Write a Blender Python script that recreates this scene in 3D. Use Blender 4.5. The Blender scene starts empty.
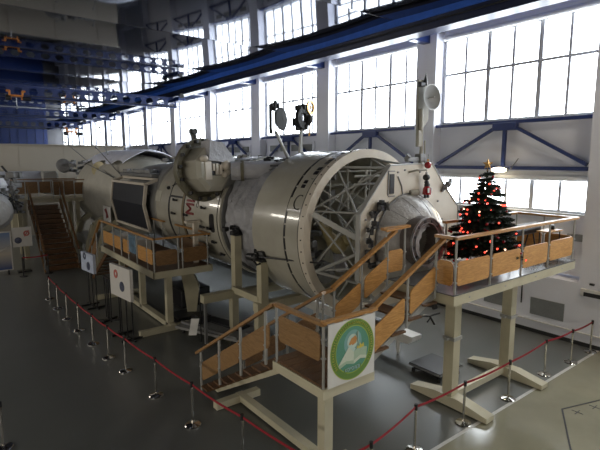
import bpy, math, random
from math import sin, cos, pi, radians as R
from mathutils import Vector as V, Matrix, noise
random.seed(7)
SC = bpy.context.scene
COL = SC.collection

# ------------------------------------------------------------------ materials
def newmat(name):
    m = bpy.data.materials.new(name); m.use_nodes = True
    nt = m.node_tree; b = nt.nodes['Principled BSDF']
    return m, nt, b

def mat(name, col, rough=.5, metal=0., var=.08, scale=6., bump=0., bscale=20., emit=None, es=1., coat=0., stretch=None, dirt=0., dcol=(.1,.09,.07)):
    m, nt, b = newmat(name)
    N, L = nt.nodes, nt.links
    b.inputs['Roughness'].default_value = rough
    b.inputs['Metallic'].default_value = metal
    b.inputs['Coat Weight'].default_value = coat
    b.inputs['Base Color'].default_value = (*col, 1)
    tc = N.new('ShaderNodeTexCoord')
    src = tc.outputs['Object']
    if stretch:
        mp = N.new('ShaderNodeMapping'); mp.inputs['Scale'].default_value = stretch
        L.new(src, mp.inputs['Vector']); src = mp.outputs['Vector']
    if var > 0:
        n = N.new('ShaderNodeTexNoise'); n.inputs['Scale'].default_value = scale; n.inputs['Detail'].default_value = 5
        L.new(src, n.inputs['Vector'])
        r = N.new('ShaderNodeValToRGB')
        r.color_ramp.elements[0].position = .3; r.color_ramp.elements[1].position = .7
        r.color_ramp.elements[0].color = (*[c*(1-var) for c in col], 1)
        r.color_ramp.elements[1].color = (*[min(1, c*(1+var)) for c in col], 1)
        L.new(n.outputs['Fac'], r.inputs['Fac'])
        out = r.outputs['Color']
        if dirt > 0:
            n2 = N.new('ShaderNodeTexNoise'); n2.inputs['Scale'].default_value = scale*.45; n2.inputs['Detail'].default_value = 8
            L.new(src, n2.inputs['Vector'])
            r2 = N.new('ShaderNodeValToRGB'); r2.color_ramp.elements[0].position = .52; r2.color_ramp.elements[1].position = .75
            r2.color_ramp.elements[0].color = (0,0,0,1); r2.color_ramp.elements[1].color = (dirt,dirt,dirt,1)
            L.new(n2.outputs['Fac'], r2.inputs['Fac'])
            mx = N.new('ShaderNodeMix'); mx.data_type = 'RGBA'
            L.new(r2.outputs['Color'], mx.inputs['Factor']); L.new(out, mx.inputs['A']); mx.inputs['B'].default_value = (*dcol, 1)
            out = mx.outputs['Result']
        L.new(out, b.inputs['Base Color'])
    if bump > 0:
        n3 = N.new('ShaderNodeTexNoise'); n3.inputs['Scale'].default_value = bscale; n3.inputs['Detail'].default_value = 4
        L.new(src, n3.inputs['Vector'])
        bp = N.new('ShaderNodeBump'); bp.inputs['Strength'].default_value = bump; bp.inputs['Distance'].default_value = .05
        L.new(n3.outputs['Fac'], bp.inputs['Height']); L.new(bp.outputs['Normal'], b.inputs['Normal'])
    if emit:
        b.inputs['Emission Color'].default_value = (*emit, 1); b.inputs['Emission Strength'].default_value = es
    return m

M = {}
M['wall'] = mat('painted plaster', (.74,.75,.82), .75, var=.04, scale=.8)
M['plinth'] = mat('plinth paint', (.62,.60,.56), .6, var=.04, scale=.8)
M['frame'] = mat('window frame paint', (.42,.43,.46), .4, var=.03)
M['sill'] = mat('window sill', (.62,.62,.60), .4, var=.03)
M['blind'] = mat('roller blind', (.8,.8,.8), .5, var=.03)
M['dark_base'] = mat('dark baseboard', (.03,.03,.032), .4)
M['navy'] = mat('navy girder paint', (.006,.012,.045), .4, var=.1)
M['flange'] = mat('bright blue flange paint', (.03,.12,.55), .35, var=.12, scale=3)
M['blue'] = mat('blue girder paint', (.005,.022,.12), .35, var=.12, scale=3)
M['truss'] = mat('blue truss paint', (.010,.028,.14), .4, var=.08)
M['orange'] = mat('orange hoist paint', (.65,.22,.03), .4, var=.1)
M['black'] = mat('black metal', (.012,.012,.014), .4, var=.1)
M['rubber'] = mat('black rubber', (.015,.015,.015), .7, var=.1)
M['cream'] = mat('cream enamel steel', (.56,.52,.38), .4, var=.05, scale=3, dirt=.1)
M['beige'] = mat('beige enamel steel', (.50,.46,.325), .4, var=.07, scale=3, dirt=.12)
M['hull'] = mat('white enamel hull', (.43,.41,.345), .27, var=.05, scale=2.2, dirt=.12, coat=.5)
M['hull_grey'] = mat('grey hull paint', (.24,.24,.235), .42, var=.08, scale=2)
M['panel'] = mat('cream panel', (.62,.56,.47), .45, var=.05, scale=3)
M['liner'] = mat('grey green liner', (.40,.385,.32), .6, var=.15, scale=3)
M['strut'] = mat('light grey strut paint', (.36,.36,.34), .35, var=.06)
M['grey'] = mat('mid grey metal', (.20,.20,.20), .4, metal=.3, var=.12)
M['steel'] = mat('brushed steel', (.42,.42,.43), .3, metal=.85, var=.1)
M['chrome'] = mat('chrome', (.62,.60,.56), .14, metal=1., var=.03)
M['ringmetal'] = mat('brown grey ring metal', (.12,.10,.09), .45, metal=.2, var=.2, scale=12)
M['cloth'] = mat('white thermal cloth', (.36,.36,.385), .45, var=.06, scale=4, bump=.9, bscale=7)
M['coverlet'] = mat('lilac white cover sheet', (.80,.82,.92), .6, var=.05, scale=3, bump=.35, bscale=5)
M['quilt'] = mat('silver quilted blanket', (.46,.45,.44), .38, metal=.15, var=.08, scale=7, bump=.5, bscale=11)
M['solar'] = mat('dark solar cells', (.010,.012,.02), .5, var=.15, scale=20)
M['ochre'] = mat('ochre gadget paint', (.30,.25,.12), .45, var=.15)
M['ochreband'] = mat('bronze seam band', (.16,.12,.06), .5, var=.15)
M['redtext'] = mat('dark red lettering', (.22,.03,.03), .5, var=.1)
M['tunnel'] = mat('satin tunnel lining', (.42,.40,.36), .25, metal=.4, var=.05)
M['canvas'] = mat('cream canvas cover', (.46,.44,.38), .6, var=.07, scale=2, bump=.7, bscale=3)
M['seam'] = mat('dark seam profile', (.03,.03,.035), .7, var=.1)
M['olive'] = mat('olive ring paint', (.13,.12,.08), .5, var=.2, scale=5)
M['red'] = mat('red rope fabric', (.30,.010,.022), .6, var=.1, scale=30)
M['needle'] = mat('fir needles', (.006,.018,.008), .6, var=.35, scale=9)
M['bark'] = mat('trunk bark', (.05,.03,.02), .8)
M['bauble'] = mat('red glossy bauble', (.32,.01,.015), .12, var=0, coat=.6)
M['fairy'] = mat('glowing red light', (.8,.06,.04), .3, var=0, emit=(1.,.07,.04), es=3.2)
M['fairyw'] = mat('glowing warm light', (.9,.6,.4), .3, var=0, emit=(1.,.5,.3), es=4)
M['gold'] = mat('gold glitter', (.55,.33,.12), .3, metal=.8, var=.2, scale=60)
M['deck'] = mat('grey deck sheet', (.13,.13,.13), .25, var=.08, scale=2.5)
M['white'] = mat('white board', (.72,.71,.68), .5, var=.03)
M['poster'] = None
M['lamp'] = mat('lit lamp glass', (1,.9,.7), .3, var=0, emit=(1,.82,.55), es=9)
M['ventgrey'] = mat('vent grille grey', (.24,.25,.25), .5, var=.05)
M['partition'] = mat('beige partition boards', (.36,.32,.26), .7, var=.04, scale=.6)
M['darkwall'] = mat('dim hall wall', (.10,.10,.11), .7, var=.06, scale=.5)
M['mast'] = mat('dull grey cream paint', (.30,.285,.235), .45, var=.12, scale=5)
M['mustard'] = mat('dish cream paint', (.60,.53,.33), .45, var=.08)

def wood(name, c1, c2, rough=.4, sc=(1,1,1)):
    m, nt, b = newmat(name); N, L = nt.nodes, nt.links
    tc = N.new('ShaderNodeTexCoord'); mp = N.new('ShaderNodeMapping'); mp.inputs['Scale'].default_value = sc
    L.new(tc.outputs['Object'], mp.inputs['Vector'])
    n = N.new('ShaderNodeTexNoise'); n.inputs['Scale'].default_value = 3; n.inputs['Detail'].default_value = 8; n.inputs['Distortion'].default_value = 1.6
    L.new(mp.outputs['Vector'], n.inputs['Vector'])
    r = N.new('ShaderNodeValToRGB'); r.color_ramp.elements[0].position = .35; r.color_ramp.elements[1].position = .68
    r.color_ramp.elements[0].color = (*c1, 1); r.color_ramp.elements[1].color = (*c2, 1)
    L.new(n.outputs['Fac'], r.inputs['Fac']); L.new(r.outputs['Color'], b.inputs['Base Color'])
    b.inputs['Roughness'].default_value = rough
    return m
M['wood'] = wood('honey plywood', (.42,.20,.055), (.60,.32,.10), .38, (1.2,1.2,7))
M['lowwood'] = wood('shaded plywood', (.22,.12,.04), (.32,.18,.07), .42, (1.2,1.2,7))  # same plywood, colour darkened for the dim light on the lower flight
M['lowrail'] = wood('shaded handrail wood', (.25,.13,.045), (.36,.20,.075), .35, (2,2,9))  # handrail wood with the lower flight's shade put into its colour
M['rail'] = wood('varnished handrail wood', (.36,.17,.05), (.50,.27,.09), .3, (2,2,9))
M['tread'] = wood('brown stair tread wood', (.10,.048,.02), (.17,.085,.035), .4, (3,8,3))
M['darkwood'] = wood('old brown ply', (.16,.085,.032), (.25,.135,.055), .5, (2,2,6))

def floor_mat():
    m, nt, b = newmat('grey epoxy floor'); N, L = nt.nodes, nt.links
    tc = N.new('ShaderNodeTexCoord')
    n = N.new('ShaderNodeTexNoise'); n.inputs['Scale'].default_value = .7; n.inputs['Detail'].default_value = 6
    L.new(tc.outputs['Object'], n.inputs['Vector'])
    r = N.new('ShaderNodeValToRGB'); r.color_ramp.elements[0].color = (.115,.12,.113,1); r.color_ramp.elements[1].color = (.145,.15,.14,1)
    L.new(n.outputs['Fac'], r.inputs['Fac']); L.new(r.outputs['Color'], b.inputs['Base Color'])
    n2 = N.new('ShaderNodeTexNoise'); n2.inputs['Scale'].default_value = .6
    L.new(tc.outputs['Object'], n2.inputs['Vector'])
    mr = N.new('ShaderNodeMapRange'); mr.inputs['To Min'].default_value = .29; mr.inputs['To Max'].default_value = .31
    L.new(n2.outputs['Fac'], mr.inputs['Value']); L.new(mr.outputs['Result'], b.inputs['Roughness'])
    return m
M['floor'] = floor_mat()
M['floor_beige'] = mat('beige epoxy floor', (.27,.255,.18), .13, var=.08, scale=1.2, bump=.06, bscale=2.5)
M['line'] = mat('white floor line', (.55,.54,.50), .4, var=.1)

def ceil_mat():
    m, nt, b = newmat('dark mirror gloss ceiling'); N, L = nt.nodes, nt.links
    b.inputs['Base Color'].default_value = (.098,.108,.145,1); b.inputs['Metallic'].default_value = 1.; b.inputs['Roughness'].default_value = .05
    tc = N.new('ShaderNodeTexCoord')
    n = N.new('ShaderNodeTexNoise'); n.inputs['Scale'].default_value = .35; n.inputs['Detail'].default_value = 1
    L.new(tc.outputs['Object'], n.inputs['Vector'])
    bp = N.new('ShaderNodeBump'); bp.inputs['Strength'].default_value = .15; bp.inputs['Distance'].default_value = .05
    L.new(n.outputs['Fac'], bp.inputs['Height']); L.new(bp.outputs['Normal'], b.inputs['Normal'])
    return m
M['ceiling'] = ceil_mat()

def pane_mat():
    m, nt, b = newmat('bright daylight window glass')
    b.inputs['Base Color'].default_value = (.85,.88,.92,1); b.inputs['Roughness'].default_value = .15
    b.inputs['Emission Color'].default_value = (.88,.95,1,1); b.inputs['Emission Strength'].default_value = WIN
    return m
WIN = 8.5
M['pane'] = pane_mat()

def poster_mat(name, c_top, c_bot, z0, z1):
    m, nt, b = newmat(name); N, L = nt.nodes, nt.links
    tc = N.new('ShaderNodeTexCoord'); s = N.new('ShaderNodeSeparateXYZ'); L.new(tc.outputs['Object'], s.inputs[0])
    mr = N.new('ShaderNodeMapRange'); mr.inputs['From Min'].default_value = z0; mr.inputs['From Max'].default_value = z1
    L.new(s.outputs['Z'], mr.inputs['Value'])
    r = N.new('ShaderNodeValToRGB'); r.color_ramp.elements[0].color = (*c_bot,1); r.color_ramp.elements[1].color = (*c_top,1)
    e = r.color_ramp.elements.new(.45); e.color = (.55,.50,.42,1)
    L.new(mr.outputs['Result'], r.inputs['Fac']); L.new(r.outputs['Color'], b.inputs['Base Color']); b.inputs['Roughness'].default_value = .35
    return m
M['poster'] = poster_mat('printed rocket sky', (.16,.24,.42), (.02,.06,.22), .2, 2.0)

# ------------------------------------------------------------------ mesh builder
def frame_from(d, up=V((0,0,1))):
    z = V(d).normalized()
    if abs(z.dot(up)) > .98: up = V((1,0,0))
    x = up.cross(z).normalized(); y = z.cross(x)
    return x, y, z

class MB:
    def __init__(s): s.v = []; s.f = []; s.m = []; s.mi = 0
    def add(s, vs, fs):
        o = len(s.v); s.v += [tuple(p) for p in vs]
        s.f += [tuple(i+o for i in f) for f in fs]; s.m += [s.mi]*len(fs); return s
    def box(s, c, d, rz=0, ch=0):
        x, y, z = d[0]/2, d[1]/2, d[2]/2
        if ch:  # chamfered box
            vs = []
            for sx in (-1,1):
                for sy in (-1,1):
                    for sz in (-1,1):
                        vs += [(sx*(x-ch), sy*(y-ch), sz*z), (sx*(x-ch), sy*y, sz*(z-ch)), (sx*x, sy*(y-ch), sz*(z-ch))]
            vs = [V(p) for p in vs]
            def idx(sx,sy,sz,k): return ((sx*4+sy*2+sz)*3+k)
            fs = []
            for k, ax in ((2,0),(1,1),(0,2)):
                for sgn in (0,1):
                    o = [i for i in range(3) if i != ax]
                    q = []
                    for a,b_ in ((0,0),(1,0),(1,1),(0,1)):
                        t = [0,0,0]; t[ax] = sgn; t[o[0]] = a; t[o[1]] = b_; q.append(idx(*t,k))
                    fs.append(q)
            for ax in range(3):
                o = [i for i in range(3) if i != ax]; ks = [{0:2,1:1,2:0}[i] for i in o]
                for a in (0,1):
                    for b_ in (0,1):
                        t0=[0,0,0]; t1=[0,0,0]; t0[o[0]]=t1[o[0]]=a; t0[o[1]]=t1[o[1]]=b_; t1[ax]=1
                        fs.append([idx(*t0,ks[0]),idx(*t1,ks[0]),idx(*t1,ks[1]),idx(*t0,ks[1])])
            for sx in (0,1):
                for sy in (0,1):
                    for sz in (0,1): fs.append([idx(sx,sy,sz,k) for k in range(3)])
        else:
            vs = [V((a*x,b*y,c_*z)) for a in (-1,1) for b in (-1,1) for c_ in (-1,1)]
            fs = [(0,1,3,2),(4,6,7,5),(0,4,5,1),(2,3,7,6),(0,2,6,4),(1,5,7,3)]
        rot = Matrix.Rotation(rz, 3, 'Z'); c = V(c)
        return s.add([rot @ p + c for p in vs], fs)
    def bar(s, p0, p1, w, h, up=(0,0,1)):
        p0, p1 = V(p0), V(p1); x, y, z = frame_from(p1-p0, V(up))
        vs = []
        for p in (p0, p1):
            for a, b in ((-1,-1),(1,-1),(1,1),(-1,1)): vs.append(p + x*a*w/2 + y*b*h/2)
        return s.add(vs, [(3,2,1,0),(4,5,6,7),(0,1,5,4),(1,2,6,5),(2,3,7,6),(3,0,4,7)])
    def tube(s, p0, p1, r0, r1=None, n=12):
        r1 = r0 if r1 is None else r1
        p0, p1 = V(p0), V(p1); x, y, z = frame_from(p1-p0); vs = []
        for p, r in ((p0,r0),(p1,r1)):
            for i in range(n): a = 2*pi*i/n; vs.append(p + x*cos(a)*r + y*sin(a)*r)
        fs = [(i,(i+1)%n,n+(i+1)%n,n+i) for i in range(n)] + [tuple(range(n-1,-1,-1)), tuple(range(n,2*n))]
        return s.add(vs, fs)
    def path(s, pts, r, n=8):
        pts = [V(p) for p in pts]; vs = []; fs = []; K = len(pts)
        for k, p in enumerate(pts):
            d = (pts[min(k+1,K-1)] - pts[max(k-1,0)]); x, y, z = frame_from(d)
            rr = r[k] if isinstance(r, (list,tuple)) else r
            for i in range(n): a = 2*pi*i/n; vs.append(p + x*cos(a)*rr + y*sin(a)*rr)
        for k in range(K-1):
            for i in range(n): fs.append((k*n+i, k*n+(i+1)%n, (k+1)*n+(i+1)%n, (k+1)*n+i))
        fs += [tuple(range(n-1,-1,-1)), tuple(range((K-1)*n, K*n))]
        return s.add(vs, fs)
    def lathe(s, o, d, prof, n=48, closed=False, a0=0, a1=2*pi, fn=None):
        """prof: list of (t along d, radius) from o."""
        o = V(o); x, y, z = frame_from(d); vs = []; fs = []
        full = abs(a1-a0-2*pi) < 1e-6; cols = n if full else n+1
        for (t, r) in prof:
            for i in range(cols):
                a = a0+(a1-a0)*i/n; rr = r + (fn(t, a, r) if fn else 0)
                vs.append(o + z*t + x*cos(a)*rr + y*sin(a)*rr)
        K = len(prof); rng = K if closed else K-1
        for k in range(rng):
            k2 = (k+1) % K
            for i in range(n):
                j = (i+1) % cols if full else i+1
                fs.append((k*cols+i, k*cols+j, k2*cols+j, k2*cols+i))
        return s.add(vs, fs)
    def sphere(s, c, r, nu=16, nv=10, sc=(1,1,1)):
        c = V(c); vs = []; fs = []
        for j in range(1, nv):
            t = pi*j/nv
            for i in range(nu): a = 2*pi*i/nu; vs.append(c + V((sin(t)*cos(a)*r*sc[0], sin(t)*sin(a)*r*sc[1], cos(t)*r*sc[2])))
        vs += [c+V((0,0,r*sc[2])), c-V((0,0,r*sc[2]))]
        T, B = len(vs)-2, len(vs)-1
        for j in range(nv-2):
            for i in range(nu): fs.append((j*nu+i, (j+1)*nu+i, (j+1)*nu+(i+1)%nu, j*nu+(i+1)%nu))
        for i in range(nu):
            fs.append((T, i, (i+1)%nu)); fs.append((B, (nv-2)*nu+(i+1)%nu, (nv-2)*nu+i))
        return s.add(vs, fs)
    def prism(s, poly, o, ex, ey, ez, t):
        """2D polygon in (ex, ey) at o, extruded t along ez"""
        o, ex, ey, ez = V(o), V(ex), V(ey), V(ez); n = len(poly)
        vs = [o+ex*a+ey*b for a, b in poly] + [o+ex*a+ey*b+ez*t for a, b in poly]
        fs = [tuple(range(n-1,-1,-1)), tuple(range(n,2*n))] + [(i,(i+1)%n,n+(i+1)%n,n+i) for i in range(n)]
        return s.add(vs, fs)
    def holed(s, o, ex, ey, ez, t, x0, x1, y0, y1, hole):
        """rectangular plate cell with a polygonal hole, thickness t along ez"""
        o, ex, ey, ez = V(o), V(ex), V(ey), V(ez); n = len(hole)
        cx = sum(p[0] for p in hole)/n; cy = sum(p[1] for p in hole)/n
        outer = []
        for (a, b) in hole:
            dx, dy = a-cx, b-cy; k = min([(x1-cx)/dx if dx > 1e-9 else (x0-cx)/dx if dx < -1e-9 else 1e9, (y1-cy)/dy if dy > 1e-9 else (y0-cy)/dy if dy < -1e-9 else 1e9])
            outer.append((cx+dx*k, cy+dy*k))
        P = []
        for i in range(n): # insert corners
            P.append((hole[i], outer[i]))
        vs = []; fs = []
        for off in (0, t):
            for a, b in hole: vs.append(o+ex*a+ey*b+ez*off)
            for a, b in outer: vs.append(o+ex*a+ey*b+ez*off)
            for a, b in ((x0,y0),(x1,y0),(x1,y1),(x0,y1)): vs.append(o+ex*a+ey*b+ez*off)
        st = 2*n+4
        for q in (0, st):
            for i in range(n):
                j = (i+1) % n; fs.append((q+i, q+j, q+n+j, q+n+i))
                (ax, ay), (bx, by) = outer[i], outer[j]
                for ci, (cx_, cy_) in enumerate(((x0,y0),(x1,y0),(x1,y1),(x0,y1))):
                    onA = abs(ax-cx_) < 1e-6 or abs(ay-cy_) < 1e-6; onB = abs(bx-cx_) < 1e-6 or abs(by-cy_) < 1e-6
                    if onA and onB and not (abs(ax-bx) < 1e-6 or abs(ay-by) < 1e-6):
                        fs.append((q+n+i, q+n+j, q+2*n+ci))
        for i in range(n): j = (i+1) % n; fs.append((i, j, st+j, st+i))
        return s.add(vs, fs)
    def build(s, name, mats, parent=None, kind=None, label=None, origin=None, smooth=True):
        me = bpy.data.meshes.new(name)
        off = V(origin) if origin is not None else (V(parent['_o']) if parent is not None else V((0,0,0)))
        me.from_pydata([(p[0]-off.x, p[1]-off.y, p[2]-off.z) for p in s.v], [], s.f)
        if not isinstance(mats, (list, tuple)): mats = [mats]
        for m in mats: me.materials.append(M[m] if isinstance(m, str) else m)
        if len(mats) > 1: me.polygons.foreach_set('material_index', s.m)
        me.validate()
        if smooth:
            me.polygons.foreach_set('use_smooth', [True]*len(me.polygons)); me.set_sharp_from_angle(angle=R(32))
        o = bpy.data.objects.new(name, me); COL.objects.link(o)
        o['_o'] = tuple(off)
        if parent is not None: o.parent = parent
        elif origin is not None: o.location = off
        if kind: o['kind'] = kind
        if label: o['label'] = label
        return o

def thing(name, label, cat, loc, group=None):
    o = bpy.data.objects.new(name, None); COL.objects.link(o); o.location = loc; o['_o'] = tuple(loc)
    o['label'] = label; o['category'] = cat; o.empty_display_size = .2
    if group: o['group'] = group
    return o
def tag(o, label, cat, group=None):
    o['label'] = label; o['category'] = cat
    if group: o['group'] = group
    return o
def kids(o): return [c for c in COL.objects if c.parent == o]
def dup(root, loc, label, group=None, rz=0):
    r = root.copy(); COL.objects.link(r); r.location = loc; r.rotation_euler = (0,0,rz); r['label'] = label
    if group: r['group'] = group
    for ch in kids(root):
        c = ch.copy(); COL.objects.link(c); c.parent = r
        for g in kids(ch):
            d = g.copy(); COL.objects.link(d); d.parent = c
    return r

# ------------------------------------------------------------------ camera
F = 470; YAW = R(37.7); PITCH = R(-7.87); H = 5.6
cam = bpy.data.cameras.new('camera'); co = bpy.data.objects.new('camera', cam); COL.objects.link(co)
co.location = (0,0,H); co.rotation_euler = (pi/2+PITCH, 0, -YAW)
cam.sensor_width = 36; cam.lens = F/600*36; cam.clip_end = 300
SC.camera = co

# ------------------------------------------------------------------ setting
PW = 15.15      # pillar / lower wall face
WW = 15.60      # window plane
NEAR = 5.80; PIT = 6.08
pill = [(4.9-PIT*2, .9), (4.9-PIT, .9), (4.9, .9)] + [(11.3+PIT*k, .9) for k in range(11)]
YEND = 78.; YBACK = -8.; XL = -10.

f = MB()
f.mi = 0; f.box((2.8, (YEND+5.16)/2, -.1), (25.6, YEND-5.16, .2))
f.mi = 1; f.box((2.8, 5.12, -.1), (25.6, .08, .2))
f.mi = 2; f.box((2.8, (YBACK+5.08)/2, -.1), (25.6, 5.08-YBACK, .2))
f.build('floor', ['floor','line','floor_beige'], kind='structure', smooth=False)

w = MB()
w.box((WW+.2, (YEND+YBACK)/2, 2.97), (.4, YEND-YBACK, 1.95-.0))      # wall under the low windows
w.box((WW+.2, (YEND+YBACK)/2, 5.98), (.4, YEND-YBACK, 1.94))
w.box((WW+.2, (YEND+YBACK)/2, 11.2), (.4, YEND-YBACK, 2.3))
w.box(((PW+WW+.4)/2, (YEND+YBACK)/2, .96), (WW+.4-PW, YEND-YBACK, 1.90))
for y, wd in pill: w.box(((PW+WW+.4)/2, y+wd/2, 6.3), (WW+.4-PW-.002, wd, 12))
w.build('wall_right', 'wall', kind='structure', smooth=False)
b = MB(); b.box((PW-.015, (YEND+YBACK)/2, .06), (.03, YEND-YBACK, .12)); b.build('baseboard_right', 'dark_base', kind='structure', smooth=False)
b = MB(); b.box((PW-.03, (YEND+YBACK)/2, .40), (.06, YEND-YBACK, .03)); b.build('trim_1', 'white', kind='structure', smooth=False)

def window(y0, y1, z0, z1, npane, trans, n, blind=True):
    a = MB(); X = WW+.06; fw = .07
    a.box((X, y0+fw/2, (z0+z1)/2), (.10, fw, z1-z0)); a.box((X, y1-fw/2, (z0+z1)/2), (.10, fw, z1-z0))
    a.box((X, (y0+y1)/2, z0+fw/2), (.10, y1-y0, fw)); a.box((X, (y0+y1)/2, z1-fw/2), (.10, y1-y0, fw))
    for k in range(1, npane):
        y = y0+(y1-y0)*k/npane; t = .14 if k % 2 == 0 else .085
        a.box((X, y, (z0+z1)/2), (.08, t, z1-z0-.02))
    if trans: a.box((X, (y0+y1)/2, trans), (.07, y1-y0-.02, .085))
    root = a.build('window_%d' % n, 'frame', kind='structure', smooth=False)
    p = MB(); p.box((X+.05, (y0+y1)/2, (z0+z1)/2), (.012, y1-y0-.04, z1-z0-.04)); p.build('pane', 'pane', root, smooth=False)
    q = MB(); q.box((WW-.06, (y0+y1)/2, z0-.03), (.16, y1-y0, .045)); q.build('window_sill', 'sill', root, smooth=False)
    if blind:
        r = MB(); r.tube((WW-.12, y0+.05, z1+.02), (WW-.12, y1-.05, z1+.02), .09, n=14); r.box((WW-.03, (y0+y1)/2, z1+.12), (.05, y1-y0-.04, .2))
        r.build('roller_blind', 'blind', root)
wn = 1; lowfill = []
ed = [YBACK] + [e for y, wd in pill for e in (y, y+wd)] + [YEND]
for i in range(0, len(ed)-1, 2):
    y0, y1 = ed[i], ed[i+1]
    if y1-y0 < 3: continue
    if y1-y0 > 6: y1 = y0+5.2
    window(y0+.06, y1-.06, 6.95, 10.05, 6, 8.76, wn); wn += 1
    if y0 < 16: window(y0+.06, y1-.06, 3.95, 5.01, 6, None, wn); wn += 1
    else: lowfill.append((y0,y1))

b = MB()
for y0,y1 in lowfill: b.box((WW+.2,(y0+y1)/2,4.48),(.38,y1-y0+.8,1.1))
b.build('glare_infill','wall',kind='structure',smooth=False)  # blanks the farther low windows, added to cut glare on the floor
# side and end walls
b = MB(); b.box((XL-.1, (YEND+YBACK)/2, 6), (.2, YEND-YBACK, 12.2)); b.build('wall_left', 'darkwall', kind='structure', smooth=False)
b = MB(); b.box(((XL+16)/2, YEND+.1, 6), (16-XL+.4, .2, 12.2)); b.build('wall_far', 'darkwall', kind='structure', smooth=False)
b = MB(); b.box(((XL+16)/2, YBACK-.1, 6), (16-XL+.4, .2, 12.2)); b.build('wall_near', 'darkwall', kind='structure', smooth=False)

# mirror ceiling of sagging stretched strips
SAG = .05
SP = 6.55; YS0 = 12.1 - SP*4; c = MB()
XS = [XL, 0, 5, 8.5, 10.5, 12, 13.6, WW+.05]
k = 0
while YS0+SP*k < YEND:
    y0 = YS0+SP*k; y1 = y0+SP; zl = 10.62
    n = 12; c.mi = 0; vs = []
    for x in XS:
        for i in range(n+1):
            t = i/n; vs.append((x, y0+SP*t, zl-SAG*4*t*(1-t)))
    c.add(vs, [(q*(n+1)+i, q*(n+1)+i+1, (q+1)*(n+1)+i+1, (q+1)*(n+1)+i) for q in range(len(XS)-1) for i in range(n)])
    c.mi = 1
    c.box(((XL+13.6)/2, y1, zl+.002), (13.6-XL, .02, .012))
    k += 1
c.build('ceiling', ['ceiling', 'seam'], kind='structure')

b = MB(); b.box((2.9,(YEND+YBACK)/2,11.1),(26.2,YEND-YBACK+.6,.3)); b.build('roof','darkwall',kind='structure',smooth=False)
# marked hexagon on the beige floor
m_ = MB()
hp = [(10.82,4.27),(12.6,3.70),(12.9,2.2),(11.0,1.2),(9.0,1.6),(9.36,3.48)]
for i in range(6):
    p, q = V((*hp[i],.003)), V((*hp[(i+1)%6],.003)); m_.bar(p, q, .035, .004)
for x, y in ((10.95,4.0),(11.5,3.85),(10.6,3.0),(11.3,3.1),(9.9,3.0),(10.9,2.4),(11.8,3.0)):
    m_.bar((x-.12,y,.003),(x+.12,y,.003),.02,.004); m_.bar((x,y-.12,.0035),(x,y+.12,.0035),.02,.004)
tag(m_.build('floor_marking', 'black', origin=(10.8,3,0)), 'thin black hexagon outline with small crosses painted on the beige floor', 'floor marking')

# partition and blue curtain
b = MB(); b.box((1.3, 40.1, 3.35), (22.4, .2, 6.7)); b.build('wall_partition', 'partition', kind='structure', smooth=False)
b = MB()
for x in (-4,-1,2,5,8,11): b.box((x, 39.985, 3.3), (.03, .03, 6.6))
b.box((1.3, 39.98, 3.75), (22.4, .04, .05)); b.box((1.3, 39.95, 6.72), (22.5,.36,.08))
b.build('trim_2', 'partition', kind='structure', smooth=False)
t = thing('blue_gate', 'wide deep blue panel door high behind the beige partition', 'gate', (11, 77.8, 0))
b = MB(); b.box((8.8, 77.7, 5.0), (9.3, .3, 10.0)); b.build('gate_panel', 'blue', t, smooth=False)
b = MB()
for k in range(9): b.box((4.6+k*1.05, 77.52, 8.7), (.1, .1, 2.6))
b.build('rib', 'blue', t, smooth=False)
b = MB(); b.box((8,77.5,7.25),(11,.5,.5)); b.build('white_girder','white',t,smooth=False)

# blue trusses in the window bays
def truss(y0, y1, label):
    t = thing('wall_truss', label, 'truss', (PW+.12, (y0+y1)/2, 5.2), 'blue steel trusses between the wall pillars')
    x = PW+.2; ym = (y0+y1)/2
    a = MB(); a.box((x, ym, 6.86), (.14, y1-y0, .10)); a.build('top_chord', 'truss', t, smooth=False)
    a = MB(); a.box((x, ym, 5.34), (.14, y1-y0, .12)); a.build('bottom_chord', 'truss', t, smooth=False)
    a = MB(); a.box((x, ym, 6.1), (.11, .11, 1.4)); a.build('king_post', 'truss', t, smooth=False)
    for s in (-1, 1):
        a = MB(); a.bar((x, ym+s*.3, 6.72), (x, ym+s*((y1-y0)/2-.12), 5.46), .10, .10); a.build('diagonal', 'truss', t, smooth=False)
    a = MB(); a.box((x, ym, 6.72), (.2, .85, .26), ch=.02); a.build('gusset_plate', 'truss', t, smooth=False)
    return t
tl = ['blue steel wall truss behind the christmas tree', 'blue steel wall truss behind the open drum end', 'blue steel wall truss behind the two dark antennas',
      'blue steel wall truss just right of the round equipment node','blue steel wall truss just left of the round equipment node','blue steel wall truss far down the hall, just right of the partition end']
b0 = [(5.8,11.3)] + [(12.2+PIT*k, 11.3+PIT*(k+1)) for k in range(5)]
for (a_, b_), l in zip(b0, tl): truss(a_, b_, l)

# wall radiator vents below the upper windows
for (yc, lab) in ((27.2,'row of dark wall vents above the silver wrapped section'), (21,'row of dark wall vents behind the two antennas'), (33.4,'row of small dark wall vents left of the equipment node')):
    t = thing('wall_vent', lab, 'vent', (WW, yc, 6.2), None)
    a = MB(); a.box((WW-.03, yc, 6.25), (.05, 4.2, .62)); a.build('backing', 'wall', t, smooth=False)
    for k in range(4):
        a = MB(); a.box((WW-.07, yc-1.55+k*1.03, 6.25), (.05, .72, .34)); a.build('grille', 'ventgrey', t, smooth=False)

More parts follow.
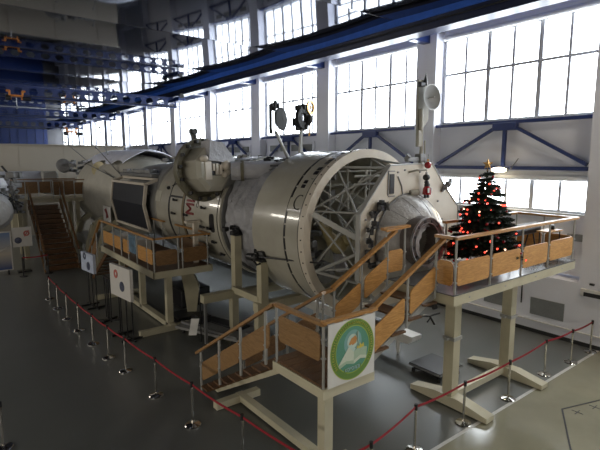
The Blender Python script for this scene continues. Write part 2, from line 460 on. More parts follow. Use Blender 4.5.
# grilles and intercom on the low wall
def grille(y0,y1,z0,z1,lab):
    t = thing('wall_grille', lab, 'vent', (PW-.02,(y0+y1)/2,z0), None)
    a = MB(); a.box((PW-.012,(y0+y1)/2,(z0+z1)/2),(.02,y1-y0,z1-z0)); a.build('backplate','ventgrey',t,smooth=False)
    a = MB()
    n = int((z1-z0)/.045)
    for k in range(n): a.box((PW-.028,(y0+y1)/2,z0+.03+k*(z1-z0-.05)/max(1,n-1)),(.014,y1-y0-.05,.012))
    a.build('slat','ventgrey',t,smooth=False,kind=None)
    return t
grille(6.15,7.2,.60,1.16,'square grey wall grille right of the platform column')
grille(8.05,8.85,.62,1.12,'grey wall grille partly hidden behind the platform column')
t = thing('wall_cable','thin dark vertical cable on the low wall between the two grilles','cable',(PW-.03,7.55,.6))
a = MB(); a.tube((PW-.03,7.5,.9),(PW-.03,7.5,1.75),.02,n=6); a.build('cable','black',t)
t = thing('wall_control_box','small black and white control box on the right wall','control box',(PW-.1,5.4,1.55))
a = MB(); a.box((PW-.06,5.3,1.68),(.11,.8,.22),ch=.01); a.build('case','white',t)
a = MB(); a.box((PW-.12,5.3,1.64),(.03,.6,.12)); a.build('display','black',t,smooth=False)
a = MB(); a.box((PW-.05,5.42,1.95),(.08,.12,.05)); a.box((PW-.05,5.12,1.93),(.08,.12,.07)); a.build('switch','black',t,smooth=False)
t = thing('radiator_valve','short grey metal duct on the wall beyond the platform rail end','duct',(WW-.1,6.1,3.3))
a = MB(); a.box((WW-.06,6.15,3.22),(.1,.5,.22),ch=.02); a.build('duct_box','ventgrey',t)

# crane runway beam
t = thing('crane_runway_beam','long navy blue crane runway beam running under the ceiling along the windows','beam',(13.95,20,9.85))
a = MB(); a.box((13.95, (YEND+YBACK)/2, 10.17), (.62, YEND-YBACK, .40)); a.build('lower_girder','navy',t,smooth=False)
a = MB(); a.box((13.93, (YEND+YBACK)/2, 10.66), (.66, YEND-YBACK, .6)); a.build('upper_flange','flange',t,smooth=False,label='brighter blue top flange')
a = MB(); a.tube((13.55,YBACK,10.2),(13.55,YEND,10.2),.03,n=6); a.build('cable_line','black',t)
for k in range(11):
    y = 11.75+PIT*k
    a = MB(); a.box((14.7,y,10.1),(.95,.3,.3)); a.build('bracket','blue',t,smooth=False)

def crane(y, x0, x1, z0, z1, label, sp=.75, nrow=1):
    t = thing('crane_bridge', label, 'crane', ((x0+x1)/2, y, z0), None)
    for s in range(nrow):
        yy = y + s*.9; a = MB(); n = int((x1-x0)/sp); zc = (z0+z1)/2; hr = (z1-z0)*.36
        for k in range(n):
            xa = x0+k*sp; xc = xa+sp/2
            hole = [(xc+hr*cos(pi/3*i), zc+hr*sin(pi/3*i)) for i in range(6)]
            a.holed((0,yy,0),(1,0,0),(0,0,1),(0,1,0),.03,xa,xa+sp,z0+.03,z1-.03,hole)
        xe = x0+n*sp
        for z in (z0+.02, z1-.02): a.box(((x0+xe)/2, yy+.015, z), (xe-x0, .24, .04))
        a.build('girder','blue',t,smooth=False)
    a = MB(); a.box((x1-.25,y+.45,z1-.12),(.4,2.6,.28)); a.build('end_carriage','blue',t,smooth=False)
    a = MB()
    for s in (-.9,1.8): a.tube((x1-.25,y+s,z1+.06),(x1-.25,y+s+.16,z1+.06),.16,n=14)
    a.build('wheel','black',t)
    a = MB(); a.tube((x0,y-.25,z0+.1),(x1,y-.25,z0+.1),.02,n=5); a.build('power_cable','black',t)
    return t
crane(31.3, -6, 13.75, 9.1, 9.8, 'nearest blue overhead crane bridge with hexagonal holes')
crane(45.0, -6, 13.75, 9.15, 9.8, 'middle blue overhead crane bridge, behind the nearest one')
crane(57.0, -6, 13.75, 9.0, 9.75, 'farthest blue overhead crane bridge above the partition end')
def hoist(x, y, z, s, label):
    t = thing('chain_hoist', label, 'hoist', (x,y,z), None)
    a = MB(); a.box((x,y,z),(1.0*s,.3*s,.16*s),ch=.02)
    for q in (-.52,.52):
        a.box((x+q*s,y,z+.22*s),(.16*s,.34*s,.5*s),ch=.02); a.box((x+q*1.2*s,y,z+.42*s),(.3*s,.34*s,.16*s),ch=.02); a.box((x+q*.9*s,y,z-.2*s),(.12*s,.3*s,.3*s))
    a.build('trolley_frame','orange',t)
    a = MB(); a.tube((x-.85*s,y,z-.2*s),(x-.45*s,y,z-.2*s),.24*s,n=16); a.build('motor','black',t); a = MB(); a.tube((x+.5*s,y,z-.22*s),(x+1.2*s,y,z-.22*s),.18*s,n=16); a.build('motor','black',t)
    a = MB(); a.tube((x,y,z-.1*s),(x,y,z-.9*s),.03*s,n=6); a.path([(x,y,z-.9*s),(x+.1*s,y,z-1.0*s),(x+.08*s,y,z-1.15*s),(x-.08*s,y,z-1.13*s)],.035*s); a.build('hook','steel',t)
    return t
hoist(3.95, 31.0, 9.15, .6, 'large orange hoist trolley hanging from the nearest crane bridge')
hoist(12.2, 56.6, 8.65, .9, 'small orange hoist trolley at the end of the farthest crane bridge')

# ------------------------------------------------------------------ station
AX, AZ = 9.2, 3.65
def AY(y): return (AX, y, AZ)
def on(th, y, r):   # point on hull; th degrees measured up from the -X side
    return V((AX - cos(R(th))*r, y, AZ + sin(R(th))*r))
def patch(mb, th0, th1, y0, y1, r, t=.012, n=6):
    vs = []; fs = []
    for rr in (r, r+t):
        for i in range(n+1):
            th = th0+(th1-th0)*i/n
            vs += [on(th,y0,rr), on(th,y1,rr)]
    q = 2*(n+1)
    for i in range(n):
        fs.append((q+2*i, q+2*i+1, q+2*i+3, q+2*i+2)); fs.append((2*i+2, 2*i+3, 2*i+1, 2*i))
        fs.append((2*i, q+2*i, q+2*i+2, 2*i+2)); fs.append((2*i+1, 2*i+3, q+2*i+3, q+2*i+1))
    fs += [(0,1,q+1,q), (2*n, q+2*n, q+2*n+1, 2*n+1)]
    mb.add(vs, fs)

# --- front drum with docking port
t = thing('docking_module','big cream station drum with open end, lattice frame and round docking port','space station module',(AX,9.5,1.4))
a = MB(); a.lathe(AY(0),(0,1,0),[(9.08,2.2),(9.08,2.08),(11.0,2.08),(11.0,1.0),(11.06,1.0),(11.35,2.1),(11.28,2.2)],96,closed=True)
a.build('hull','hull',t)
a = MB(); a.lathe(AY(0),(0,1,0),[(8.88,2.24),(8.88,2.02),(9.09,2.02),(9.09,2.24)],96,closed=True); a.build('front_rim','panel',t,label='pale front rim ring')
a = MB(); a.lathe(AY(0),(0,1,0),[(9.1,2.075),(10.95,2.07),(10.95,.02)],64); a.build('inner_liner','liner',t)
a = MB()
for k in range(40):
    if k % 9 == 4: continue
    patch(a, k*9-180, k*9-180+7.8, 9.69, 9.76, 2.2, .01, 3)
patch(a, -178, 178, 9.755, 9.77, 2.2, .006, 80)
a.build('hull_seam','black',t)
a = MB(); patch(a,-178,178,9.16,9.175,2.2,.005,80); a.build('hull_seam','black',t)
for k,(th,y,dth,dy) in enumerate(((50,9.22,3,.16),(46,9.22,3,.16),(42,9.22,0.1,.1),(57,9.12,3,.2),(61,9.12,3,.2),(38,9.38,2.6,.14),(34.5,9.38,2.6,.14),(38,9.1,4.5,.07),(-4,9.05,9,.05),(75,9.2,3,.2))):
    a = MB(); patch(a, th, th+dth, y, y+dy, 2.2, .012, 3); a.build('sensor_port','black',t)
a = MB()
for k in range(24):
    a0_, a1_ = pi*.35+k*pi*1.3/24, pi*.35+(k+1)*pi*1.3/24
    def cc(a_): return on(24+5*sin(a_), 9.35-.17*cos(a_), 2.21)
    a.bar(cc(a0_), cc(a1_), .02, .02)
a.build('round_mark','black',t)
for k in range(48):
    th = k*7.5
    if 60 < th < 300 and th % 15: continue
    a = MB(); a.box(on(th,8.98,2.245),(.02,.03,.03)); a.build('rim_bolt','black',t,smooth=False)
# lattice
mid = [on(th,10.2,1.9) for th in range(0,360,45)]
rimP = [on(th,9.12,2.0) for th in (20,62,100,140,200,250,-25,-62)]
plP = [(7.85,7.95,4.35),(8.85,7.95,5.4),(10.4,7.95,5.4),(11.5,7.95,4.2),(11.5,7.95,3.0),(10.3,7.95,2.0),(8.7,7.95,2.0),(7.85,7.95,3.0)]
def strut(p, q, r=.025, par=t):
    a = MB(); a.tube(p, q, r, n=8); a.build('strut','strut',par)
for (i, j) in ((0,0),(1,1),(2,2),(3,3),(4,4),(5,5),(6,7),(7,6),(0,1),(0,7),(1,0),(6,0),(2,1),(7,7),(1,2),(3,2)):
    strut(rimP[i], plP[j])
for (i, j) in ((0,1),(0,7),(1,2),(1,0),(6,0),(6,7),(2,3),(7,6)): strut(rimP[i], mid[j], .028)
B = (8.35,9.2,4.2)
for q in ((7.85,7.95,3.72),(8.3,8.2,5.2),(9.3,8.6,5.3),(9.0,9.6,4.9),(7.5,8.8,4.5),(9.2,9.4,3.6),(8.2,10.6,5.0),(7.85,7.95,3.3)): strut(B, q, .024)
for p_,q_ in (((7.5,9.1,5.0),(8.85,8.3,3.9)),((7.4,9.0,4.0),(9.2,9.6,5.0)),((8.1,9.2,5.5),(8.1,9.2,3.0)),((7.3,9.2,3.4),(8.6,10.4,4.6)),((8.9,9.4,5.6),(7.9,8.3,4.3)),((9.6,9.2,5.6),(8.6,8.3,4.6)),((8.2,9.2,5.3),(9.8,9.2,5.3)),((8.1,9.8,4.9),(10.2,9.8,4.9)),((8.7,9.4,2.4),(7.9,8.1,2.9)),((7.6,9.4,2.8),(8.7,9.4,3.7))): strut(p_,q_,.018)
for z in (5.2,5.0): strut((8.2,8.4,z),(10.6,8.4,z),.028)
strut((8.7,8.5,5.35),(8.7,8.5,3.2),.03); strut((9.5,8.5,5.4),(9.5,8.5,4.4),.025); strut((8.7,8.5,4.9),(9.9,8.5,4.2),.022); strut((7.3,8.8,2.85),(7.85,7.95,3.35),.04); strut((7.3,8.8,2.85),(8.0,7.95,2.6),.04)
a = MB(); a.bar((7.2,8.8,4.3),(7.85,7.95,3.75),.05,.13); a.build('box_beam','strut',t,smooth=False)
# equipment inside the drum
a = MB(); a.path([(7.55,8.95,4.05),(7.8,8.95,3.75),(8.05,8.95,3.45)],[.05,.12,.2],n=14); a.sphere((8.15,8.9,3.42),.24); a.sphere((8.28,8.75,3.55),.15); a.box((7.8,8.95,3.85),(.22,.2,.22),ch=.04)
a.build('thruster_pod','ochre',t,label='ochre yellow thruster pod')
a = MB(); a.lathe((8.2,9.0,3.2),(.35,0,-1),[(0,.13),(.5,.17),(.5,.14),(.02,.1)],20,closed=True); a.build('nozzle','cloth',t)
a = MB()
random.seed(3)
for k in range(20):
    th = random.uniform(-60,80); r = random.uniform(.9,1.8); y = random.uniform(9.6,10.6)
    a.box(on(th,y,r),(random.uniform(.1,.5),random.uniform(.1,.4),random.uniform(.1,.4)),rz=random.random(),ch=.02)
a.build('equipment_box','grey',t,kind='stuff')
a = MB(); a.lathe((9.7,9.4,3.9),(0,1,0),[(0,.02),(.05,.5),(1.2,.9),(1.25,.02)],32); a.build('tank','liner',t)
a = MB(); a.lathe((8.1,9.3,2.6),(0,1,0),[(0,.02),(.02,.3),(.8,.3),(.82,.02)],24); a.build('tank','grey',t)
# end panel
poly = [(7.76,2.75),(7.76,4.33),(8.78,5.47),(10.40,5.52),(10.98,4.90),(11.65,4.30),(11.65,2.9),(10.6,1.95),(8.6,1.95)]
a = MB(); a.prism([(x,z) for x,z in poly],(0,7.76,0),(1,0,0),(0,0,1),(0,1,0),.10); ep = a.build('end_panel','panel',t,smooth=False)
a = MB()
for i in range(len(poly)):
    p,q = poly[i],poly[(i+1)%len(poly)]; a.bar((p[0],7.81,p[1]),(q[0],7.81,q[1]),.14,.03)
a.build('edge_strip','strut',ep,smooth=False)
a = MB(); a.prism([(-.075,-.24),(.075,-.24),(.075,.24),(-.075,.24)],(8.83,7.755,5.02),(1,0,.0),(0,0,1),(0,-1,0),.02); a.build('slot_window','black',ep,smooth=False)
a = MB()
for q in (((8.7,5.33),(8.92,5.33)),((8.72,4.72),(8.94,4.72)),((8.7,5.33),(8.7,4.74)),((9.05,5.2),(9.2,4.95)),((9.2,4.95),(9.25,4.7))):
    a.bar((q[0][0],7.745,q[0][1]),(q[1][0],7.745,q[1][1]),.02,.025)
a.build('cover_trim','grey',ep,kind='stuff')
for x,z in ((9.05,5.3),(9.3,5.35),(9.9,5.3),(10.2,4.9),(10.7,4.5),(10.9,4.0),(7.95,4.2),(7.95,3.2),(8.2,2.8)):
    a = MB(); a.tube((x,7.76,z),(x,7.73,z),.025,n=8); a.build('screw','grey',ep)
CC = (9.47,0,3.57)
a = MB()
def wr(t_,a_,r_): return .018*sin(a_*14+t_*6)+.02*noise.noise(V((cos(a_)*3,sin(a_)*3,t_*4)))
a.lathe((CC[0],0,CC[2]),(0,1,0),[(7.765,1.18),(7.72,1.19),(7.6,1.14),(7.45,1.04),(7.3,.92),(7.18,.80),(7.08,.67),(7.0,.58),(7.0,.46),(7.5,.46)],72,fn=wr)
a.build('docking_cone','quilt',t,label='silver grey quilted cone around the port')
a = MB()
for k in range(14):
    an = k*2*pi/14+.1; pr_ = [(7.755,1.19),(7.6,1.15),(7.45,1.05),(7.3,.93),(7.18,.81),(7.06,.66)]
    a.path([(CC[0]+cos(an)*r,y,CC[2]+sin(an)*r) for y,r in pr_],.005,n=5)
a.lathe((CC[0],0,CC[2]),(0,1,0),[(7.74,1.21),(7.70,1.21),(7.70,1.18),(7.74,1.18)],72,closed=True)
a.build('cone_seam','grey',t)
CR = (9.12,0,3.68)
a = MB(); a.lathe((CR[0],0,CR[2]),(0,1,0),[(6.86,.56),(6.86,.43),(7.4,.43),(7.4,.46),(7.1,.6),(6.9,.58)],64,closed=True); dr = a.build('docking_ring','ringmetal',t)
for k in range(12):
    an = k*pi/6+.2; a = MB()
    a.box((CR[0]+cos(an)*.497,6.855,CR[2]+sin(an)*.497),(.075,.02,.075),ch=.006); a.build('latch','black',dr)
a = MB(); a.lathe((CR[0],0,CR[2]),(0,1,0),[(6.84,.58),(6.84,.555),(6.9,.555),(6.9,.58)],64,closed=True); a.lathe((CR[0],0,CR[2]),(0,1,0),[(6.84,.455),(6.84,.437),(6.9,.437),(6.9,.455)],64,closed=True); a.build('ring_edge','steel',dr)
a = MB(); a.lathe((CR[0],0,CR[2]),(0,1,0),[(6.95,.438),(7.9,.41),(8.8,.38),(8.8,.02)],48); a.build('port_tunnel','tunnel',t)
# black manipulator on the panel edge
random.seed(11)
a = MB()
px = [(8.38,4.55),(8.28,4.42),(8.15,4.3),(8.1,4.1),(7.98,3.95),(7.93,3.75),(8.05,3.6),(7.98,3.45),(7.9,3.3),(8.0,3.12),(8.2,3.05)]
for (x,z) in px:
    for _ in range(2): a.box((x+random.uniform(-.06,.06),7.66+random.uniform(-.07,.03),z+random.uniform(-.05,.05)),(random.uniform(.07,.17),random.uniform(.06,.14),random.uniform(.07,.17)),rz=random.random(),ch=.01)
a.path([(x,7.62,z) for x,z in px],.03); a.tube((8.0,7.66,3.1),(8.5,7.5,3.13),.07,n=12); a.tube((8.5,7.5,3.13),(8.66,7.47,3.14),.095,n=12)
a.tube((8.3,7.7,4.5),(8.45,7.6,4.5),.11,n=14)
a.build('manipulator','black',t)
a = MB(); a.lathe((8.5,7.62,4.5),(1,-1,.2),[(0,.02),(.01,.09),(.07,.12),(.07,.1),(.02,.02)],20); a.tube((8.15,7.6,3.12),(8.4,7.52,3.14),.075,n=12); a.build('manipulator_housing','grey',t)
# right side bracket on the panel
a = MB(); a.sphere((11.0,7.66,4.95),.09); a.box((10.92,7.68,4.88),(.2,.12,.1),rz=.5,ch=.02); a.box((11.1,7.66,5.03),(.07,.08,.15),ch=.01); a.bar((10.85,7.74,4.75),(11.0,7.66,4.95),.05,.05); a.build('camera_bracket','grey',t)
a = MB(); a.path([(9.45,7.75,5.3),(9.6,7.6,5.35),(9.9,7.55,5.35)],.025); a.build('handle_bar','mast',t); a = MB(); a.lathe((9.45,7.68,4.78),(1,-.4,.05),[(0,.02),(0,.07),(.22,.08),(.22,.02)],16); a.build('light_bracket','mast',t)
# mast with dish
mx, my = 10.05, 7.85
a = MB(); a.box((9.75,my,5.62),(.6,.12,.12),ch=.02); a.box((10.02,my,5.66),(.24,.2,.2),ch=.02); a.tube((9.45,my,5.62),(9.45,my-.1,5.72),.06,n=10); a.build('mast_foot','grey',t)
a = MB(); a.path([(mx-.02,my,5.5),(mx,my,5.9),(mx-.04,my,6.2),(mx-.06,my,6.9)],[.06,.045,.06,.05],n=10); a.box((mx-.12,my,6.15),(.16,.1,.42),ch=.02); a.tube((mx+.08,my-.06,5.5),(mx+.05,my-.06,6.1),.02,n=6); a.build('mast','mast',t)
a = MB(); a.prism([(-.12,-.62),(.02,-.5),(.3,-.2),(.31,.62),(.1,.8),(-.13,.8)],(mx,my+.05,6.83),(1,0,0),(0,0,1),(0,1,0),.05); a.build('dish_bracket','mast',t,smooth=False)
a = MB(); a.lathe((mx+.16,my-.02,7.18),(-.05,-1,.05),[(.0,.02),(.02,.12),(.08,.24),(.13,.31),(.145,.31),(.10,.24),(.04,.12),(.01,.02)],40,closed=True)
dish = a.build('dish_antenna','hull_grey',t)
a = MB(); a.tube((mx+.16,my-.02,7.18),(mx+.15,my-.24,7.19),.02,n=6); a.lathe((mx+.153,my-.15,7.187),(-.05,-1,.05),[(0,.31),(.02,.33),(.02,.30)],40,closed=True); a.build('feed','strut',dish)
a = MB(); a.lathe((mx+.06,my,7.5),(0.1,0,1),[(0,.07),(.1,.05),(.3,.005)],10); a.box((mx-.08,my,7.5),(.2,.12,.12),ch=.02); a.build('mast_tip','black',t)
# ornaments on the mast cord
def hang(x,y,z0,z1,mk,name,label,cat,mt):
    tt = thing(name,label,cat,(x,y,z1)); a = MB(); a.tube((x,y,z0),(x,y,z1+.05),.006,n=5); a.build('cord','black',tt); mk(tt)
def mk1(tt):
    a = MB(); a.sphere((10.04,7.62,5.47),.092); a.build('ball','bauble',tt); a = MB(); a.tube((10.04,7.62,5.57),(10.04,7.62,5.62),.03,n=8); a.build('cap','gold',tt)
hang(10.04,7.62,5.75,5.57,mk1,'hanging_ornament','large red ball ornament hanging below the dish mast','ornament',None)
def mk2(tt):
    a = MB(); a.sphere((9.97,7.6,5.16),.095,sc=(1,1,.9)); a.sphere((9.99,7.6,5.03),.06); a.build('ball','black',tt); a = MB(); a.tube((9.97,7.6,5.25),(9.97,7.6,5.29),.03,n=8); a.build('cap','grey',tt)
hang(9.97,7.6,5.38,5.25,mk2,'hanging_ornament','black lumpy ornament hanging under the red ball','ornament',None)
def mk3(tt):
    a = MB(); a.lathe((10.01,7.6,4.72),(0,0,1),[(0,.02),(0,.12),(.16,.1),(.22,.06),(.22,.01)],14); a.build('red_coat','bauble',tt)
    a = MB(); a.sphere((10.01,7.6,4.96),.075); a.box((10.01,7.53,4.82),(.16,.06,.035)); a.build('head','black',tt)
    a = MB(); a.box((9.94,7.5,4.83),(.04,.03,.12)); a.box((10.07,7.5,4.85),(.04,.03,.1)); a.build('trim_band','white',tt,smooth=False)
    a = MB(); a.box((9.95,7.6,4.68),(.06,.07,.1),ch=.01); a.box((10.06,7.6,4.68),(.06,.07,.1),ch=.01); a.build('foot','black',tt)
hang(10.01,7.6,5.02,5.0,mk3,'hanging_ornament','small red, white and black doll ornament, lowest on the cord','ornament',None)
# rear antennas on the drum
def dark_antenna(base, top, lean, label, ring=False):
    tt = thing('rod_antenna', label, 'antenna', base)
    b_, t_ = V(base), V(top)
    a = MB(); a.tube(b_, t_, .055, .045, n=12); a.tube(b_+V((.1,0,0)), t_+V((.05,0,-.15)), .02, n=6); a.build('arm','strut',tt)
    random.seed(int(base[0]*100))
    a = MB()
    if not ring:
        a.lathe(t_+V((.05,-.08,.38)),(.4,-.9,.05),[(0,.03),(.02,.24),(.05,.33),(.10,.35),(.12,.3),(.13,.03)],28)
        for k in range(12): a.box(t_+V((random.uniform(-.2,.1),random.uniform(-.05,.1),random.uniform(-.1,.85))),(.1,.1,.14),rz=random.random(),ch=.02)
        a.box(t_+V((-.2,0,.4)),(.08,.1,.8),ch=.02); a.box(t_+V((-.02,0,.86)),(.12,.08,.14),ch=.02)
    else:
        a.lathe(t_+V((.05,0,.38)),(.3,-.95,0),[(-.05,.15),(-.05,.33),(.08,.35),(.08,.15)],18,closed=True)
        for k in range(22):
            an = random.uniform(0,2*pi); a.box(t_+V((.02+cos(an)*.28,random.uniform(-.1,.1),.38+sin(an)*.34)),(.14,.12,.16),rz=random.random(),ch=.02)
    a.build('antenna_head','rubber',tt)
    if ring:
        a = MB(); C0 = t_+V((.38,0,.72)); d_ = V((.3,-.95,0)); a.lathe(C0,d_,[(-.03,.16),(-.03,.22),(.03,.22),(.03,.16)],20,closed=True)
        x_,y_,z_ = frame_from(d_)
        for k in range(5): an = k*2*pi/5; a.tube(C0,C0+x_*cos(an)*.2+y_*sin(an)*.2,.02,n=6)
        a.tube(C0+V((0,0,-.2)),C0+V((-.05,0,-.9)),.025,n=6)
        a.build('gold_wheel','gold',tt)
    a = MB(); a.box(b_+V((0,0,.02)),(.3,.3,.12),ch=.02); a.build('base_bracket','grey',tt)
dark_antenna((9.05,12.3,5.60),(8.35,12.0,6.45),0,'dark round headed antenna on a white arm, left of the pair')
dark_antenna((9.25,12.0,5.60),(9.32,12.0,6.55),0,'dark ring headed antenna with a small gold wheel, right of the pair',True)

# --- cloth wrapped section
t = thing('wrapped_module','station section wrapped in creased white cloth between the two large hulls','space station module',(AX,12.3,1.7))
def folds(t_,a_,r_):
    p = V((cos(a_)*2.2, sin(a_)*2.2, t_*1.6)); return .09*noise.noise(p*1.4)+.05*noise.noise(p*4)+.05*sin(t_*13+a_*2.5+3*noise.noise(p))
a = MB(); a.lathe(AY(0),(0,1,0),[(11.4+.1*k,1.9) for k in range(21)],96,fn=folds); a.build('cloth_cover','cloth',t)
a = MB(); a.lathe(AY(0),(0,1,0),[(11.36,.3),(11.36,1.75),(13.44,1.75),(13.44,.3)],48,closed=True); a.build('inner_hull','hull_grey',t)
a = MB(); a.lathe(AY(0),(0,1,0),[(12.9,1.98),(12.9,2.04),(13.4,2.04),(13.4,1.98)],64,closed=True,a0=-.6,a1=pi*.7) if 0 else None
patch(a, 55, 125, 11.9, 13.35, 1.98, .03, 20); a.build('top_shield','hull_grey',t)
a = MB(); random.seed(5)
for k in range(16): a.box(on(random.uniform(60,80),random.uniform(11.8,13.2),2.05),(random.uniform(.05,.2),random.uniform(.05,.25),random.uniform(.04,.12)),rz=random.random(),ch=.01)
a.build('top_fitting','black',t)
def fold2(t_,a_,r_):
    p = V((cos(a_), sin(a_), t_*2)); return .05*noise.noise(p*2.5)
a = MB(); a.lathe((7.25,12.85,5.28),(1.75,-1.1,.02),[(0,.05),(0,.27),(.3,.29),(.7,.27),(1.1,.28),(1.5,.27),(1.9,.27),(1.95,.05)],28,fn=fold2); a.build('wrapped_boom','cloth',t,label='horizontal boom wrapped in grey white cloth')
a = MB(); a.lathe((7.5,12.7,5.28),(1.75,-1.1,.02),[(0,.3),(0,.33),(.1,.33),(.1,.3)],28,closed=True); a.build('boom_collar','olive',t)

# --- core module
t = thing('core_module','cream core station module with dark red letters and dark seams','space station module',(AX,16.5,1.55))
a = MB(); a.lathe(AY(0),(0,1,0),[(13.5,.3),(13.5,1.97),(13.52,2.05),(13.6,2.07),(19.7,2.07),(19.8,1.95),(19.8,.3)],112); a.build('hull','hull',t)
a = MB(); a.lathe(AY(0),(0,1,0),[(13.46,1.2),(13.46,2.0),(13.495,2.0),(13.495,1.2)],80,closed=True); a.build('end_plate','grey',t)
a = MB(); patch(a,-70,15,17.55,17.68,2.07,.012,24); a.build('hull_seam','black',t)
a = MB(); patch(a,15,80,17.58,17.64,2.07,.01,24); a.build('hull_seam','black',t)
a = MB(); patch(a,-80,120,13.62,13.66,2.07,.01,60); a.build('hull_seam','black',t)
a = MB(); patch(a,-60,32,16.25,16.42,2.07,.014,24); a.build('hull_band','ochreband',t)
a = MB(); patch(a,-60,32,16.20,16.24,2.07,.015,24); a.build('hull_seam','black',t)
a = MB(); patch(a,15,17,16.42,17.6,2.07,.01,4); a.build('panel_line','black',t)
a = MB(); patch(a,-100,175,19.0,19.07,2.07,.012,60); a.build('hull_seam','hull_grey',t)
a = MB(); patch(a,-90,175,19.15,19.7,2.075,.012,60); a.build('end_band','hull_grey',t)
for h0,h1 in ((8,20),(-35,-24)):
    a = MB(); patch(a,h0,h1,18.5,19.05,2.07,.012,5); a.build('access_panel','liner',t)
# letters wrapped on the hull, reading upwards
def stroke(mb, u0, v0, u1, v1, w=2.0):
    # u: degrees up the hull (reading direction), v: height of letter 0..1 -> y increasing
    n = 6
    for k in range(n):
        ua, ub = u0+(u1-u0)*k/n, u0+(u1-u0)*(k+1)/n; va, vb = v0+(v1-v0)*k/n, v0+(v1-v0)*(k+1)/n
        mb.bar(on(ua, 15.38+va*.62, 2.078), on(ub+.05, 15.38+vb*.62, 2.078), .018, .085, up=tuple(on(ua,0,1)-V((AX,0,AZ))))
        mb.bar(on(ua, 15.38+va*.62, 2.078), on(ub+.05, 15.38+vb*.62, 2.078), .085, .018, up=tuple(on(ua,0,1)-V((AX,0,AZ))))
a = MB()   # M
stroke(a,1.5,0,1.5,1); stroke(a,1.5,1,6,.35); stroke(a,6,.35,10.5,1); stroke(a,10.5,1,10.5,0); a.build('letter','redtext',t)
a = MB()   # I (cyrillic)
stroke(a,14,0,14,1); stroke(a,14,0,21.5,1); stroke(a,21.5,0,21.5,1); a.build('letter','redtext',t)
a = MB()   # R (cyrillic)
stroke(a,26,0,26,1); stroke(a,26,1,31,1); stroke(a,31,1,33,.8); stroke(a,33,.8,31,.5); stroke(a,31,.5,26,.5); a.build('letter','redtext',t)
# dark rounded window
a = MB(); n = 28; c0 = []
vs = []
for k in range(n):
    an = 2*pi*k/n; cu = (abs(cos(an))**.5)*(1 if cos(an)>0 else -1); su = (abs(sin(an))**.5)*(1 if sin(an)>0 else -1)
    vs.append(on(-3.5+8.6*cu, 14.02+.16*su, 2.09))
vs2 = [p+(V((AX,p.y,AZ))-p).normalized()*.03 for p in vs]
a.add(vs+vs2, [tuple(range(n))]+[(i,(i+1)%n,n+(i+1)%n,n+i) for i in range(n)]); a.build('porthole','black',t)
# small thrusters / handrails on the hull
random.seed(21)
for (th,y) in ((20,15.0),(9,14.6),(-9,14.7),(-9,14.2),(-16,14.5),(-22,14.1),(21,14.4),(-1,16.0),(-2,17.1),(-35,13.95),(12,17.0)):
    a = MB(); p = on(th,y,2.12); a.box(p,(.1,.26,.06),ch=.01); a.box(p+V((-.06,.0,.03)),(.06,.08,.1),ch=.01); a.tube(p+V((0,-.13,0)),p+V((-.1,-.2,.05)),.025,n=6); a.build('thruster','black',t)
a = MB(); ring = [on(16+2.4*sin(x*pi/8),15.12+.07*cos(x*pi/8),2.08) for x in range(17)]; a.path(ring,.008,n=5); ring = [on(11+2.4*sin(x*pi/8),15.12+.07*cos(x*pi/8),2.08) for x in range(17)]; a.path(ring,.008,n=5); a.build('round_mark','black',t)
a = MB(); a.path([on(27,17.6,2.12),on(30,17.2,2.14),on(33,16.7,2.13)],.02,n=6); a.sphere(on(24,17.9,2.12),.07); a.build('hand_rail','black',t)
a = MB(); random.seed(9)
for k in range(26): a.box(on(random.uniform(62,100),random.uniform(13.7,21.5),2.08),(random.uniform(.08,.3),random.uniform(.1,.4),random.uniform(.05,.16)),rz=random.random(),ch=.01)
a.build('top_fitting','grey',t,kind='stuff')
# narrower rear section of the core
a = MB(); a.lathe(AY(0),(0,1,0),[(19.8,1.9),(22.0,1.85),(24.2,1.7),(25,1.5)],72); a.build('rear_hull','hull_grey',t)
# solar panel box with frame
sp = thing('solar_panel','folded black solar panel with pale frame beside the core module','solar panel',(7.1,21.8,2.5))
prof = [(7.42,4.78),(6.92,4.6),(6.80,3.72),(7.02,2.62)]
a = MB()
for i in range(1,3):
    p,q = prof[i],prof[i+1]
    a.add([(p[0],19.55,p[1]),(p[0],23.9,p[1]),(q[0],23.9,q[1]),(q[0],19.55,q[1]),(p[0]+.06,19.55,p[1]),(p[0]+.06,23.9,p[1]),(q[0]+.06,23.9,q[1]),(q[0]+.06,19.55,q[1])],[(0,1,2,3),(7,6,5,4),(0,4,5,1),(3,2,6,7),(0,3,7,4),(1,5,6,2)])
a.build('cell_panel','solar',sp,smooth=False)
a = MB()
for y in (19.45,23.95):
    for i in range(3): a.bar((prof[i][0],y,prof[i][1]),(prof[i+1][0],y,prof[i+1][1]),.12,.1,up=(0,1,0))
for i,w_ in ((0,.1),(1,.16),(3,.12)): a.bar((prof[i][0]-.01,19.45,prof[i][1]),(prof[i][0]-.01,23.95,prof[i][1]),w_,.1)
a.build('panel_frame','panel',sp,smooth=False)
a = MB(); a.box((7.45,21.7,4.95),(.5,4.2,.14),ch=.02)
random.seed(2)
for k in range(18): a.box((random.uniform(7.2,7.8),random.uniform(19.8,23.6),5.08),(random.uniform(.1,.3),random.uniform(.1,.4),random.uniform(.06,.22)),rz=random.random(),ch=.01)
a.build('top_rack','grey',sp)
for y in (20.2,23.2):
    a = MB(); a.bar((7.05,y,4.2),(7.7,y,4.1),.08,.08); a.bar((7.0,y,3.0),(7.7,y,3.2),.08,.08); a.build('mounting_arm','strut',sp,smooth=False)

